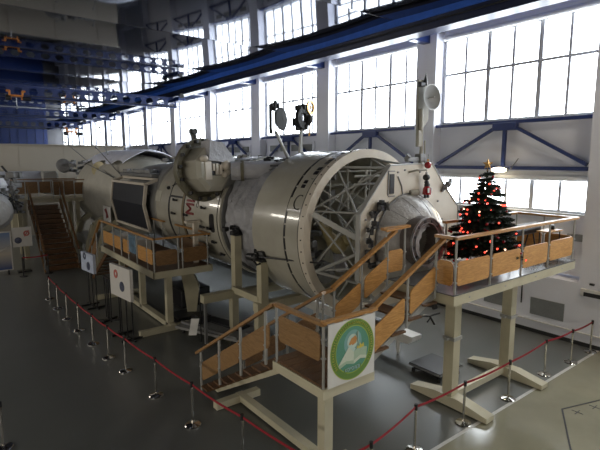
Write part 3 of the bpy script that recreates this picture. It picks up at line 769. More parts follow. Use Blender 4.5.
# --- equipment node
t = thing('equipment_node','round equipment node with an open instrument bay above the letters','space station node',(7.0,13.4,4.4))
d = V((.22,-.95,.06)).normalized(); x_,y_,z_ = frame_from(d)
c1 = V((6.62,13.7,5.28))
a = MB(); a.lathe(c1,d,[(-.35,.25),(-.3,.8),(0,.97),(.16,.99),(.16,.84),(.02,.8),(.0,.25)],56,closed=True); a.build('outer_ring','olive',t)
a = MB(); oc = []
for k in range(8): an = pi/8+k*pi/4; oc.append((cos(an)*.72,sin(an)*.72))
oc2 = [(p[0]*.82,p[1]*.82) for p in oc]
o_ = c1+d*.02
vs = [o_+x_*p[0]+y_*p[1] for p in oc]+[o_+d*.62+x_*p[0]+y_*p[1] for p in oc]+[o_+d*.72+x_*p[0]+y_*p[1] for p in oc2]
fs = [(i,(i+1)%8,8+(i+1)%8,8+i) for i in range(8)]+[(8+i,8+(i+1)%8,16+(i+1)%8,16+i) for i in range(8)]+[tuple(range(16,24)),tuple(range(7,-1,-1))]
a.add(vs,fs); a.build('node_body','hull',t,smooth=False)
fc = c1+d*.745
def nb(mb,u,v,du,dv,dep,off=0): 
    mb.prism([(u-du/2,v-dv/2),(u+du/2,v-dv/2),(u+du/2,v+dv/2),(u-du/2,v+dv/2)],fc+d*off,x_,y_,d,dep)
sx = 1 if x_.dot(V((1,0,0)))>0 else -1
a = MB(); nb(a,sx*.12,.02,.62,.42,.02); a.build('bay_opening','black',t,smooth=False)
a = MB(); nb(a,sx*.0,.0,.09,.34,.08); nb(a,sx*.13,-.02,.1,.3,.1); nb(a,sx*-.12,.06,.06,.22,.07); a.build('instrument','panel',t,smooth=False)
a = MB(); a.sphere(fc+x_*sx*.34+y_*.1+d*.08,.16); a.sphere(fc+x_*sx*.42-y_*.08+d*.05,.12); a.sphere(fc+x_*sx*.3-y_*.16+d*.05,.1); a.build('sphere_tank','panel',t)
a = MB(); nb(a,sx*-.3,.0,.24,.62,.03); a.build('cover_plate','panel',t,smooth=False)
a = MB(); a.prism([(-.34*sx,.26),(.72*sx,.16),(.66*sx,.34),(.25*sx,.80),(-.25*sx,.86)],fc-d*.3,x_,y_,d,.42); a.build('hood','cloth',t,smooth=False)
a = MB(); a.sphere(fc-x_*sx*.45+y_*.32+d*.03,.13,sc=(1,1,.8)); a.build('sensor_head','panel',t)
a = MB(); a.tube(c1+V((-.1,.1,.85)),c1+V((-.15,.1,1.15)),.09,n=10); a.box(c1+V((-.15,.1,1.2)),(.24,.2,.16),ch=.03); a.build('top_camera','black',t)
a = MB(); a.tube(c1-d*.2,V((7.9,13.9,4.9)),.35,.5,n=24); a.build('neck','hull_grey',t)
random.seed(8)
for k in range(14):
    an = k*2*pi/14+random.uniform(-.15,.15); a = MB(); a.box(c1+x_*cos(an)*.9+y_*sin(an)*.9+d*.2,(.1,.12,.1),rz=random.random(),ch=.01); a.build('fitting','black',t)

# --- far module with cover sheet
t = thing('far_module','far rounded cream module half covered by a pale sheet','space station module',(AX,27.5,1.5))
def dimp(t_,a_,r_): return .03*noise.noise(V((cos(a_)*3,sin(a_)*3,t_)))
a = MB(); a.lathe(AY(0),(0,1,0),[(24.0,.3),(24.2,1.6),(25.0,2.05),(26.5,2.25),(30,2.35),(32,2.3),(33.5,1.9),(34.4,1.2),(34.8,.3)],72,fn=dimp); a.build('hull','canvas',t)
a = MB(); random.seed(4)
for rr in (2.24,):
    vs=[];fs=[]; nu,nv=60,26
    for lay,off in ((0,0),(1,.03)):
        for i in range(nu+1):
            th = 48+105*i/nu
            for j in range(nv+1):
                y = 24.6+8.2*j/nv
                base = 2.32 - .32*max(0,(y-31)/3)**2*3 - .18*max(0,(26-y)/2)**2
                r = max(1.2,base)+.16+off+.05*noise.noise(V((th*.05,y*.9,0)))+.035*sin(y*4+th*.12+2*noise.noise(V((th*.03,y*.3,2))))
                lim = th+4*sin(y*2.3)*(abs(i/nu-.5)*2)**6
                vs.append(on(lim,y,r))
    S=(nu+1)*(nv+1)
    for lay in (0,1):
        for i in range(nu):
            for j in range(nv):
                q=[lay*S+i*(nv+1)+j, lay*S+(i+1)*(nv+1)+j, lay*S+(i+1)*(nv+1)+j+1, lay*S+i*(nv+1)+j+1]; fs.append(tuple(q if lay else q[::-1]))
    for j in range(nv):
        for i in (0,nu): fs.append((i*(nv+1)+j,i*(nv+1)+j+1,S+i*(nv+1)+j+1,S+i*(nv+1)+j))
    for i in range(nu):
        for j in (0,nv): fs.append((i*(nv+1)+j,(i+1)*(nv+1)+j,S+(i+1)*(nv+1)+j,S+i*(nv+1)+j))
    a.add(vs,fs)
tag(a.build('cover_sheet','coverlet',origin=(AX,28,5.5)),'pale lilac cover sheet draped over the top of the far module','cover sheet')
a = MB(); a.lathe(on(40,28.5,2.2),(-.75,-.6,.35),[(0,.03),(.02,.2),(.14,.42),(.16,.42),(.06,.2),(.03,.03)],32); a.tube(on(40,28.5,2.2),on(40,28.5,2.2)+V((-.25,-.22,.12)),.03,n=8); a.build('small_dish','mustard',t,label='small cream dish antenna')
for (p,q) in (((7.9,31.2,5.2),(6.6,32.5,6.7)),((8.2,29,5.6),(7.9,29.5,7.5)),((7.6,24.6,4.7),(7.3,28.2,6.3)),((7.3,25.2,4.7),(6.9,29.6,5.5))):
    a = MB(); a.tube(p,q,.03,.02,n=6); a.sphere(q,.07,8,6); a.build('whip_antenna','grey',t)
a = MB(); a.lathe((AX,34.6,AZ+.3),(0,1,0),[(0,.9),(.4,1.0),(.8,1.0),(1.6,1.05),(1.9,.9),(2.0,.2)],36); a.build('port_collar','grey',t)
a = MB(); random.seed(6)
for k in range(22): a.box((random.uniform(7.2,8.4),random.uniform(33.5,35.5),random.uniform(4.6,5.6)),(.2,.3,.2),rz=random.random(),ch=.02)
a.lathe((7.0,35.2,5.15),(-.3,-.9,.2),[(0,.05),(0,.42),(.5,.45),(.55,.3),(.55,.05)],24)
a.build('port_fitting','grey',t,kind='stuff')
# red flag marking on the module side
a = MB(); p0 = V((7.02,25.3,2.55))
a.box((6.98,25.6,2.8),(.03,1.3,.8)); pl = a.build('flag_plate','white',t,smooth=False)
a = MB(); a.prism([(-.35,-.2),(.0,.25),(.35,.15),(.05,-.05),(.1,-.3)],(6.955,25.6,2.85),(0,1,0),(0,0,1),(-1,0,0),.01); a.build('flag_mark','redtext',pl,smooth=False)

# --- module at the left image edge
t = thing('side_module','white rounded module with dark fittings at the left edge of the hall','space station module',(1.6,28,2.0))
a = MB(); a.lathe((.9,26.6,3.7),(.15,1,0),[(0,.3),(.1,1.2),(.6,1.6),(1.6,1.75),(3,1.75),(4,1.5),(4.2,.3)],56,fn=folds); a.build('hull','cloth',t)
a = MB(); a.lathe((2.0,25.9,3.2),(.3,-1,0),[(-.8,.5),(-.1,.85),(.1,.85),(.35,.6),(.4,.01)],36); a.build('port_dome','quilt',t)
a = MB(); random.seed(14)
for k in range(46): a.box((random.uniform(2.0,3.3),random.uniform(26.2,28),random.uniform(3.0,4.9)-.0),(random.uniform(.08,.4),random.uniform(.1,.4),random.uniform(.08,.3)),rz=random.random(),ch=.02)
a.build('fitting','grey',t,kind='stuff')
a = MB()
for k in range(7): a.tube((2.3+random.random()*.6,26.1,3.3+random.random()*1.2),(2.5+random.random()*.8,26.1,3.0+random.random()*1.3),.035,n=6)
a.tube((3.0,26.4,4.6),(2.6,27,5.3),.05,n=8)
a.build('hose','black',t)

# ------------------------------------------------------------------ cradles / supports
def cradle(y, t, top=3.42, wide=2.0):
    for s in (-1,1):
        x = AX+s*wide
        a = MB(); a.box((x,y,(1.45+top)/2),(.24,.24,top-1.45)); a.build('upright','beige',t,smooth=False)
        a = MB(); a.box((x+s*-.05,y,top+.05),(.36,.34,.1),ch=.01)
        for q in range(7): a.box((x+random.uniform(-.3,.3),y+random.uniform(-.3,.3),top+random.uniform(.05,.28)),(.2,.16,.13),rz=random.random(),ch=.02)
        a.box((x-s*.02,y,top+.17),(.2,.2,.16),ch=.02); a.build('bracket','black',t)
        a = MB(); a.box((x+s*.12,y,.7),(.22,.22,1.4)); a.build('leg','beige',t,smooth=False)
        a = MB(); a.box((x+s*.12,y,.04),(.4,1.2,.08),ch=.01); a.build('foot','beige',t)
    a = MB(); a.box((AX,y,1.44),(2*wide+.5,.26,.24)); a.build('crossbeam','beige',t,smooth=False)
    return t
t = thing('support_cradle','beige steel cradle frame with upright posts under the big drum','support stand',(AX,12,0))
cradle(12.55,t,3.3,2.0)
cradle(11.0,t,2.75,2.05)
a = MB(); a.box((6.6,12.55,1.48),(1.2,.24,.24)); a.build('outrigger','beige',t,smooth=False)
a = MB(); a.box((6.1,12.55,.72),(.07,.09,1.3)); a.build('leg','grey',t,smooth=False)
a = MB(); a.box((7.08,11.8,1.62),(.14,1.5,.2)); a.build('side_beam','beige',t,smooth=False)
# leaning chunky stand under the core
t = thing('leaning_stand','chunky leaning beige stand between the platform legs and cradle','support stand',(7.1,15.7,0))
a = MB(); a.prism([(-.02,0),(.28,0),(.42,1.0),(.12,1.85),(-.28,1.85),(-.12,1.0)],(6.9,15.6,.0),(.85,-.5,0),(0,0,1),(.5,.85,0),.35); a.build('web','beige',t,smooth=False)
a = MB(); a.box((6.75,15.5,.06),(.9,.9,.12),ch=.02); a.build('foot','black',t)
# black probe and rod on drum
t = thing('probe_rod','thin black probe rod reaching across the drum side','probe',(7.0,10.8,2.7))
a = MB(); a.tube((6.88,10.95,2.93),(7.25,8.45,3.12),.022,n=8); a.build('rod','black',t)
a = MB(); a.lathe((6.8,11.25,2.9),(.15,-1,.05),[(0,.03),(.05,.1),(.3,.12),(.42,.05),(.45,.02)],14); a.box((6.86,10.95,2.92),(.16,.2,.2),ch=.03); a.path([(6.86,11.0,2.8),(6.9,10.9,2.7),(6.95,10.8,2.75)],.03); a.build('probe_head','black',t)
# cradle rail (white beam with leg)
t = thing('cradle_rail','white tapered floor rail with small leg under the upper stairs','support rail',(10.2,9,0))
a = MB(); a.prism([(7.95,.62),(8.1,.5),(10.5,.42),(13,.42),(13,.72),(9.4,.78),(7.95,.74)],(10.05,0,0),(0,1,0),(0,0,1),(1,0,0),.42); a.build('beam','white',t,smooth=False)
a = MB(); a.box((10.26,9.4,.775),(.34,.9,.02)); a.build('dark_pad','black',t,smooth=False)
for y in (8.6,12.4):
    a = MB(); a.tube((10.26,y,.5),(10.26,y,.08),.07,.05,n=12); a.tube((10.26,y,.08),(10.26,y,0),.05,.02,n=12); a.build('leg','white',t)
# hanging thruster gear under the port
t = thing('hanging_gear','black and steel gear frame hanging behind the upper stairs','equipment',(9.9,8.0,1.3))
a = MB()
random.seed(31)
a.path([(9.2,7.75,2.2),(9.5,7.7,1.95),(9.9,7.6,1.8),(10.3,7.5,1.7)],.04); a.tube((9.35,7.7,1.65),(9.9,7.6,1.6),.05,n=8)
a.tube((9.95,7.6,2.1),(9.95,7.6,1.75),.06,n=8); a.tube((10.25,7.5,1.95),(10.35,7.45,1.65),.08,n=8); a.path([(9.6,7.7,1.55),(10.2,7.5,1.45),(10.35,7.45,1.2)],.03)
a.path([(10.2,7.5,1.45),(10.5,7.4,1.5)],.025); a.path([(10.25,7.5,1.4),(10.1,7.5,1.3)],.02)
a.build('gear_frame','black',t)
a = MB(); a.bar((9.75,7.7,2.35),(10.1,7.6,1.95),.2,.16); a.build('cylinder_housing','strut',t)
a = MB(); a.tube((9.3,7.76,3.0),(9.3,7.76,2.1),.05,n=8); a.build('hanger','grey',t)

# ------------------------------------------------------------------ railings
def rail_run(par, p0, p1, posts, hr=1.05, boards=(), bz=(.36,.82), wm='wood', rail='rail', ext=(0,0), post='strut', r=.024, side=0):
    """p0->p1 deck-level points; posts: fractions; boards: (fa, fb)"""
    p0, p1 = V(p0), V(p1); d = p1-p0; L_ = d.length; dn = d.normalized()
    up = V((0,0,1))
    if rail:
        a = MB(); a.bar(p0+up*hr-dn*ext[0], p1+up*hr+dn*ext[1], .10, .06); a.build('handrail', rail, par, smooth=False)
    for f_ in posts:
        p = p0+d*f_; a = MB(); a.tube(p-up*.04, p+up*(hr-.02), r, n=8)
        for z in (bz[0]+.08, bz[1]-.08): a.box(p+up*z,(.07,.07,.025))
        a.build('post', post, par)
    h = V((d.x,d.y,0)).normalized(); nrm = V((h.y,-h.x,0))
    for fa, fb in boards:
        A, B_ = p0+d*fa, p0+d*fb; a = MB(); c_ = .05; n2 = 4
        LL = (B_-A).length
        pts = []
        hh = bz[1]-bz[0]
        for (u,v) in ((c_/LL,0),(1-c_/LL,0),(1,c_/hh),(1,1-c_/hh),(1-c_/LL,1),(c_/LL,1),(0,1-c_/hh),(0,c_/hh)):
            pts.append(A+(B_-A)*u+up*(bz[0]+hh*v))
        q = [p+nrm*.012 for p in pts]+[p-nrm*.012 for p in pts]; n = 8
        a.add(q,[tuple(range(n)),tuple(range(2*n-1,n-1,-1))]+[(i,n+i,n+(i+1)%n,(i+1)%n) for i in range(n)])
        a.build('railing_board', wm, par, smooth=False)

# --- right viewing platform
DZ = 2.93
t = thing('viewing_platform','high viewing platform on two beige columns that carries the christmas tree','platform',(10.7,6.1,0))
a = MB(); a.box((10.72,6.15,DZ-.012),(5.56,1.72,.024)); a.build('deck','deck',t,smooth=False)
a = MB()
a.box((10.72,5.32,DZ-.13),(5.52,.06,.2)); a.box((10.72,6.98,DZ-.13),(5.52,.06,.2)); a.box((7.99,6.15,DZ-.13),(.06,1.6,.2)); a.box((13.45,6.15,DZ-.13),(.06,1.6,.2))
for x in (9.0,11.7): a.box((x,6.15,DZ-.13),(.2,1.6,.2))
a.build('deck_frame','beige',t,smooth=False)
a = MB()
for x in (8.5,9.9,11.3,12.7): a.tube((x,5.29,DZ-.12),(x,5.28,DZ-.12),.02,n=8)
a.build('bolt','steel',t)
for x in (9.0,11.45):
    y = 5.98
    a = MB(); a.box((x,y,(DZ-.23)/2+.14),(.25,.25,DZ-.5)); cl = a.build('column','beige',t,smooth=False)
    a = MB(); a.box((x,y,1.62),(.31,.31,.08)); a.box((x-.21,y,1.62),(.1,.07,.05)); a.box((x+.21,y,1.62),(.1,.07,.05)); a.build('collar','strut',cl,smooth=False)
    a = MB(); a.box((x,y,2.75-.12),(.3,.3,.14)); a.build('head_block','beige',cl,smooth=False)
    a = MB(); a.prism([(-1.02,.02),(1.02,.02),(1.02,.13),(.32,.26),(-.32,.26),(-1.02,.13)],(x-.15,y,0),(0,1,0),(0,0,1),(1,0,0),.30); ft = a.build('foot_beam','cream',t,smooth=False)
    a = MB()
    for s in (-.92,.92): a.tube((x,y+s,.025),(x,y+s,0),.07,n=10)
    a.build('foot_pad','black',ft)
a = MB(); a.box((10.22,6.02,.17),(2.2,.16,.16)); a.build('tie_beam','cream',t,smooth=False)
rail_run(t,(8.02,5.33,DZ),(13.42,5.33,DZ),(0,.238,.482,.727,.985),1.14,((.012,.228),(.25,.47),(.495,.715),(.74,.975)),(.16,.66),ext=(.05,.08))
rail_run(t,(13.42,5.36,DZ),(13.42,6.95,DZ),(.5,1.0),1.14,((.03,.47),(.53,.97)),(.16,.66),ext=(.0,.05))
rail_run(t,(13.42,6.95,DZ),(9.95,6.95,DZ),(.33,.66,.99),1.14,((.02,.32),(.35,.65),(.67,.97)),(.16,.66),rail='rail',ext=(0,.05))
rail_run(t,(8.02,5.33,DZ),(8.02,5.80,DZ),(1.0,),1.14,((.12,.9),),(.16,.66),ext=(.0,.02))
rail_run(t,(7.75,6.95,DZ),(8.45,6.95,DZ),(0.05,.95),1.17,((.15,.85),),(.16,.66),ext=(.1,.08))
a = MB(); a.prism([(7.55,6.72),(8.55,6.9),(8.5,7.02),(7.7,7.0)],(0,0,DZ+1.14),(1,0,0),(0,1,0),(0,0,1),.05); a.build('corner_shelf','rail',t,smooth=False)

# --- emblem landing and flights
LZ = 1.93
t = thing('stair_landing','lower landing with the round green emblem board on its front','platform',(5.3,6.2,0))
a = MB()
for k in range(6): a.box((5.3,5.6+k*.24+.02,LZ-.02),(1.14,.225,.04))
a.build('deck','tread',t,smooth=False)
a = MB(); a.box((5.3,5.5,LZ-.13),(1.2,.07,.18)); a.box((5.3,6.88,LZ-.13),(1.2,.07,.18)); a.box((4.74,6.2,LZ-.13),(.07,1.45,.18)); a.box((5.86,6.2,LZ-.13),(.07,1.45,.18))
a.build('deck_frame','cream',t,smooth=False)
for x,y in ((5.3,6.1),):
    a = MB(); a.box((x,y,(LZ-.2)/2+.1),(.2,.2,LZ-.35)); a.build('column','cream',t,smooth=False)
a = MB(); a.box((5.25,7.5,.12),(.18,3.3,.14)); a.build('foot_beam','cream',t,smooth=False)
for y in (9.05,5.9):
    a = MB(); a.box((5.15,y,.10),(1.15,.18,.16)); a.build('foot_crossbar','cream',t,smooth=False)
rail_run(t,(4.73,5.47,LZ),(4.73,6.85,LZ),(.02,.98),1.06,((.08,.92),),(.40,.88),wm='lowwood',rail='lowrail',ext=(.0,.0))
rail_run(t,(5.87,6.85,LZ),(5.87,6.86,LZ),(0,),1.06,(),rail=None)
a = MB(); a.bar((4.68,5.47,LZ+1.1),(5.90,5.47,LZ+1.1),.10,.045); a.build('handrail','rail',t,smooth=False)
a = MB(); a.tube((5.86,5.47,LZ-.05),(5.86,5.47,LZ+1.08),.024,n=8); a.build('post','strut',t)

# emblem board
EX0, EX1, EZ0, EZ1, EY = 4.76, 5.82, LZ-.02, LZ+1.06, 5.42
e = thing('emblem_board','white board with an oval green and yellow emblem of an open book','sign board',(5.29,EY,EZ0))
a = MB(); a.box(((EX0+EX1)/2,EY,(EZ0+EZ1)/2),(EX1-EX0,.02,EZ1-EZ0)); a.build('board','white',e,smooth=False)
ecx, ecz = (EX0+EX1)/2+.01, (EZ0+EZ1)/2+.01
EM = {}
for nme,colr in dict(ygreen=(.36,.46,.06),dgreen=(.14,.27,.06),teal=(.11,.31,.22),mid=(.22,.42,.40),pale=(.55,.68,.60),page=(.42,.55,.40),pagew=(.62,.68,.55),yellow=(.65,.55,.10),lblue=(.35,.55,.62),orange=(.60,.30,.10)).items(): EM[nme]=mat('emblem '+nme,colr,.45,var=.04,scale=20)
def ell(mb, rx0, rz0, rx1, rz1, y, n=64, cx=0, cz=0):
    vs=[];fs=[]
    for k in range(n):
        an=2*pi*k/n; vs += [(ecx+cx+cos(an)*rx0,y,ecz+cz+sin(an)*rz0),(ecx+cx+cos(an)*rx1,y,ecz+cz+sin(an)*rz1)]
    for k in range(n): j=(k+1)%n; fs.append((2*k,2*k+1,2*j+1,2*j))
    mb.add(vs,fs)
y = EY-.012
ov = MB(); ell(ov,.39,.41,.505,.525,y); ring_ = ov.build('emblem_ring',EM['dgreen'],e,smooth=False)
ov = MB(); ell(ov,.49,.51,.505,.525,y-.0012); ell(ov,.38,.40,.395,.415,y-.0012); ov.build('ring_outline',EM['ygreen'],ring_,smooth=False)
ov = MB()
for k in range(46):
    an = radians_ = R(-35+250*k/45)
    cxp, czp = ecx+cos(an)*.443, ecz+sin(an)*.463
    hgt = .045; wd = .016
    r_ = V((cos(an),0,sin(an))); tt_ = V((-sin(an),0,cos(an)))
    sh = k % 4
    for (u0,v0,u1,v1) in (((-1,-1,-1,1),(1,-1,1,1),(-1,0,1,0)) if sh==0 else ((-1,-1,-1,1),(-1,1,1,1),(1,1,1,-1)) if sh==1 else ((-1,-1,-1,1),(-1,-1,1,-1),(-1,1,1,1)) if sh==2 else ((-1,-1,0,1),(0,1,1,-1),(-.5,0,.5,0))):
        P = V((cxp,y-.002,czp))
        ov.bar(P+tt_*(-u0)*wd/1.6+r_*v0*hgt/2, P+tt_*(-u1)*wd/1.6+r_*v1*hgt/2, .003,.006,up=(0,1,0))
ov.build('ring_lettering',EM['yellow'],ring_,smooth=False)
ov = MB(); ell(ov,0,0,.39,.41,y); ov.build('emblem_field',EM['teal'],e,smooth=False)
ov = MB(); ell(ov,0,0,.2,.22,y-.001,cz=.12); ov.build('emblem_glow',EM['mid'],e,smooth=False)
ov = MB(); ell(ov,0,0,.12,.13,y-.002,cz=.14,cx=-.01); ov.build('emblem_globe',EM['pale'],e,smooth=False)
def flat(pts, m_, nm, dy):
    q = MB(); q.prism(pts,(ecx,y-dy,ecz),(1,0,0),(0,0,1),(0,-1,0),.002); return q.build(nm,EM[m_],e,smooth=False)
flat([(-.1,.1),(-.04,.2),(.05,.23),(.09,.17),(.06,.1),(-.02,.07)],'orange','emblem_globe_map',.004)
flat([(-.33,-.22),(-.1,.06),(.02,-.05),(.02,-.2),(-.15,-.17)],'pagew','book_page',.003)
flat([(.02,-.2),(.02,-.05),(.15,.02),(.33,-.03),(.32,-.18),(.17,-.14)],'page','book_page',.003)
flat([(-.33,-.22),(-.15,-.17),(.02,-.2),(.02,-.26),(-.15,-.22),(-.3,-.27)],'page','book_edge',.004)
flat([(.02,-.2),(.17,-.14),(.32,-.18),(.31,-.23),(.17,-.2),(.02,-.26)],'pagew','book_edge',.004)
flat([(-.1,.06),(-.04,.1),(.06,-.0),(.02,-.05)],'pale','book_leaf',.005)
flat([(.08,.0),(.1,.05),(.14,.02),(.17,.08),(.2,.03),(.24,.07),(.26,-.0),(.16,-.02)],'yellow','emblem_city',.006)
q = MB(); q.bar((ecx+.13,y-.006,ecz-.02),(ecx+.10,y-.006,ecz+.3),.012,.004); q.bar((ecx+.10,y-.007,ecz+.1),(ecx+.10,y-.007,ecz+.3),.03,.004); q.build('emblem_rocket',EM['pale'],e,smooth=False)
q = MB()
q.prism([(-.2,-.37),(.19,-.36),(.19,-.29),(-.2,-.30)],(ecx,y-.003,ecz),(1,0,0),(0,0,1),(0,-1,0),.002); q.build('caption_strip',EM['dgreen'],e,smooth=False)
q = MB()
LET = {'K':((0,0,0,1),(0,.5,1,1),(0,.5,1,0)),'O':((0,0,0,1),(0,1,1,1),(1,1,1,0),(1,0,0,0)),'P':((0,0,0,1),(0,1,1,1),(1,1,1,.5),(1,.5,0,.5)),'L':((0,0,.4,1),(.4,1,1,1),(1,1,1,0)),'E':((0,0,0,1),(0,1,1,1),(0,.5,.8,.5),(0,0,1,0)),'B':((0,0,0,1),(0,1,.8,1),(.8,1,.8,.5),(0,.5,1,.5),(1,.5,1,0),(1,0,0,0))}
for i,ch in enumerate('KOPOLEB'):
    for (u0,v0,u1,v1) in LET[ch]:
        q.bar((ecx-.17+i*.05+u0*.032,y-.007,ecz-.355+v0*.05),(ecx-.17+i*.05+u1*.032,y-.007,ecz-.355+v1*.05),.011,.003,up=(0,1,0))
q.build('caption_lettering',EM['lblue'],e,smooth=False)

# lower flight (floor -> landing, along -Y)
t = thing('lower_stairs','lower wooden stair flight rising from the floor to the emblem landing','stairs',(5.3,8.5,0))
ys, ye = 10.0, 6.92; n = 9
for k in range(n):
    z = LZ*(k+1)/(n+1)-.0; yy = ys+(ye-ys)*(k+.6)/(n+.2)
    a = MB(); a.box((5.28,yy,z-.02),(1.22,.33,.04)); a.build('tread','tread',t,smooth=False)
for x in (5.0,5.6):
    a = MB(); a.prism([(ys,.03),(ye,LZ-.14),(ye,LZ-.34),(ys-.3,.03)],(x-.025,0,0),(0,1,0),(0,0,1),(1,0,0),.05)
    a.build('stringer','cream',t,smooth=False)
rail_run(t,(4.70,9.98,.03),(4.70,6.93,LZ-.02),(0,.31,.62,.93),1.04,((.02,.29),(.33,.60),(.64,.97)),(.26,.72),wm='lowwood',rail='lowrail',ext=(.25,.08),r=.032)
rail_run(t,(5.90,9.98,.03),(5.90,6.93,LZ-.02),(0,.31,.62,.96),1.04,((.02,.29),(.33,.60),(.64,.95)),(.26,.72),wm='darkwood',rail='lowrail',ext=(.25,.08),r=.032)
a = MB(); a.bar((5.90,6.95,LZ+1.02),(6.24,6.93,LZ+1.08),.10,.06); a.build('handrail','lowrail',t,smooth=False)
# upper flight (landing -> deck, along +X)
t = thing('upper_stairs','upper stair flight with bright plywood boards climbing to the docking port','stairs',(6.9,6.25,1.9))
n = 4
for k in range(n):
    z = LZ+(DZ-LZ)*(k+1)/(n+1); xx = 5.98+(7.95-5.98)*(k+.62)/(n+.1)
    a = MB(); a.box((xx,6.25,z-.02),(.40,1.2,.04)); a.build('tread','tread',t,smooth=False)
for y in (5.75,6.85):
    a = MB(); a.prism([(5.92,LZ-.02),(7.92,DZ-.02),(7.92,DZ-.16),(5.92,LZ-.16)],(0,y-.02,0),(1,0,0),(0,0,1),(0,1,0),.04); a.build('stringer','strut',t,smooth=False)
rail_run(t,(5.95,5.64,LZ-.02),(7.98,5.66,DZ-.0),(0,.5,.93),1.03,((.02,.46),(.54,.92)),(.16,.64),wm='wood',ext=(.05,.1))
rail_run(t,(6.22,6.92,LZ+.06),(7.98,6.92,DZ-.0),(0,.45,.9),1.06,((.02,.43),(.5,.92)),(.16,.64),wm='wood',ext=(.05,.1))

# --- left platform
PZ = 2.1
t = thing('left_platform','long viewing platform with plywood railing beside the core module','platform',(6.2,16.8,0))
a = MB(); a.box((6.2,17.2,PZ-.01),(1.96,5.9,.02)); a.build('deck','tread',t,smooth=False)
a = MB(); a.box((5.22,17.2,PZ-.12),(.08,6.0,.22)); a.box((7.18,17.2,PZ-.12),(.08,6.0,.22)); a.box((6.2,14.24,PZ-.12),(2.04,.08,.22)); a.box((6.2,20.16,PZ-.12),(2.04,.08,.22)); a.build('deck_frame','cream',t,smooth=False)
for y in (14.75,17.3,19.7):
    a = MB(); a.box((5.85,y,(PZ-.2)/2+.05),(.2,.2,PZ-.25)); a.build('column','cream',t,smooth=False)
a = MB(); a.box((5.85,17.1,.12),(.2,5.4,.16)); a.build('foot_beam','cream',t,smooth=False)
for y in (14.5,19.6):
    a = MB(); a.box((5.6,y,.09),(1.7,.2,.17)); a.build('foot_crossbar','cream',t,smooth=False)
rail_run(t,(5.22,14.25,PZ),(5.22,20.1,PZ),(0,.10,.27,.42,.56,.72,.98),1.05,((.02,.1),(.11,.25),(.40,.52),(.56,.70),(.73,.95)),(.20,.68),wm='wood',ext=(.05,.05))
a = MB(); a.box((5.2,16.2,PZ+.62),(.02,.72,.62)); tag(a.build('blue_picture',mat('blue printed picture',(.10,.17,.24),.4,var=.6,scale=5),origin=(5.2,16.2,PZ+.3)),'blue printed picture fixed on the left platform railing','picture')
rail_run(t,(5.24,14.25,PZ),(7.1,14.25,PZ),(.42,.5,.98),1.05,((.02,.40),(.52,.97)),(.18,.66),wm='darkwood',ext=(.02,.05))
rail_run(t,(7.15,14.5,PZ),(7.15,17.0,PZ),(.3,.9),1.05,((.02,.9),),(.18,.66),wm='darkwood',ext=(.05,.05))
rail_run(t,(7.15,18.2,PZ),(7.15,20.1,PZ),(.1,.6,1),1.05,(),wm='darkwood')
t = thing('end_stairs','dim wooden stair flight at the far end of the left platform','stairs',(6.0,21.6,0))
for k in range(8):
    a = MB(); a.box((6.2,23.2-k*.36,PZ*(k+1)/9-.02),(1.2,.34,.04)); a.build('tread','tread',t,smooth=False)
rail_run(t,(5.4,23.4,.03),(5.22,20.2,PZ),(0,.35,.7),1.05,((.02,.34),(.37,.69)),(.3,.8),wm='darkwood')
for x in (5.55,6.85):
    a = MB(); a.prism([(23.5,.03),(20.25,PZ-.05),(20.25,PZ-.25),(23.1,.03)],(x-.02,0,0),(0,1,0),(0,0,1),(1,0,0),.04); a.build('stringer','tread',t,smooth=False)
# things on the left platform
a = MB(); a.lathe((6.0,19.0,PZ),(0,0,1),[(0,.12),(.02,.2),(.3,.3),(.55,.33),(.62,.24),(.66,.02)],24); tag(a.build('white_globe','white',origin=(6,19,PZ)),'round pale globe standing at the far end of the left platform','globe')
a = MB(); a.box((6.1,18.1,PZ+.25),(.7,.6,.5),ch=.03); tag(a.build('white_case','white',origin=(6.1,18.1,PZ)),'white case on the left platform beside the round globe','case')
t = thing('pedestal_stand','slim beige T shaped pedestal on the left platform before the hull','stand',(6.9,14.9,PZ))
a = MB(); a.box((6.9,14.8,PZ+.7),(.14,.14,1.4)); a.build('pole','panel',t,smooth=False)
a = MB(); a.box((6.8,14.8,PZ+1.42),(.5,.2,.08)); a.build('top_plate','panel',t,smooth=False)

t = thing('grey_cylinder','long dull grey horizontal hull resting behind the far stairs','hull section',(3,36,0))
a = MB(); a.lathe((-4,36,4.15),(1,0,0),[(0,.05),(0,.55),(.3,.72),(9.6,.72),(10.2,.5),(10.3,.05)],36); a.build('hull','cloth',t)
for x in (-2,4):
    a = MB(); a.box((x,36,1.72),(.5,1.0,3.44)); a.build('support','beige',t,smooth=False)
a = MB(); a.box((6.1,35.6,4.1),(1.0,.8,1.5),ch=.1); a.build('end_fairing','strut',t)
# --- far staircase
t = thing('far_staircase','distant wooden staircase rising to a landing near the far modules','stairs',(4.7,27.5,0))
n = 13
for k in range(n):
    z = 3.2*(k+1)/(n+.5); yy = 26.2+3.6*k/n
    a = MB(); a.box((4.9-.25*k/n,yy,z),(1.5,.36,.05)); a.box((4.9-.25*k/n,yy+.16,z-.12),(1.5,.03,.24)); a.build('tread','tread',t,smooth=False)
for x in (4.0,5.6):
    a = MB(); a.prism([(26.0,.0),(26.3,.0),(30.0,3.15),(30.0,3.4),(29.7,3.4)],(x-.03,0,0),(0,1,0),(0,0,1),(1,0,0),.06); a.build('stringer','darkwood',t,smooth=False)
    rail_run(t,(x,26.1,.1),(x,29.9,3.3),(.02,.25,.5,.75,.97),1.0,(),rail='darkwood',r=.03,post='grey',ext=(.1,.1))
t2 = thing('far_landing','distant beige landing with brown boards left of the far module','platform',(5.5,31,0))
a = MB(); a.box((5.3,31.2,3.3),(3.6,2.4,.2)); a.build('deck','beige',t2,smooth=False)
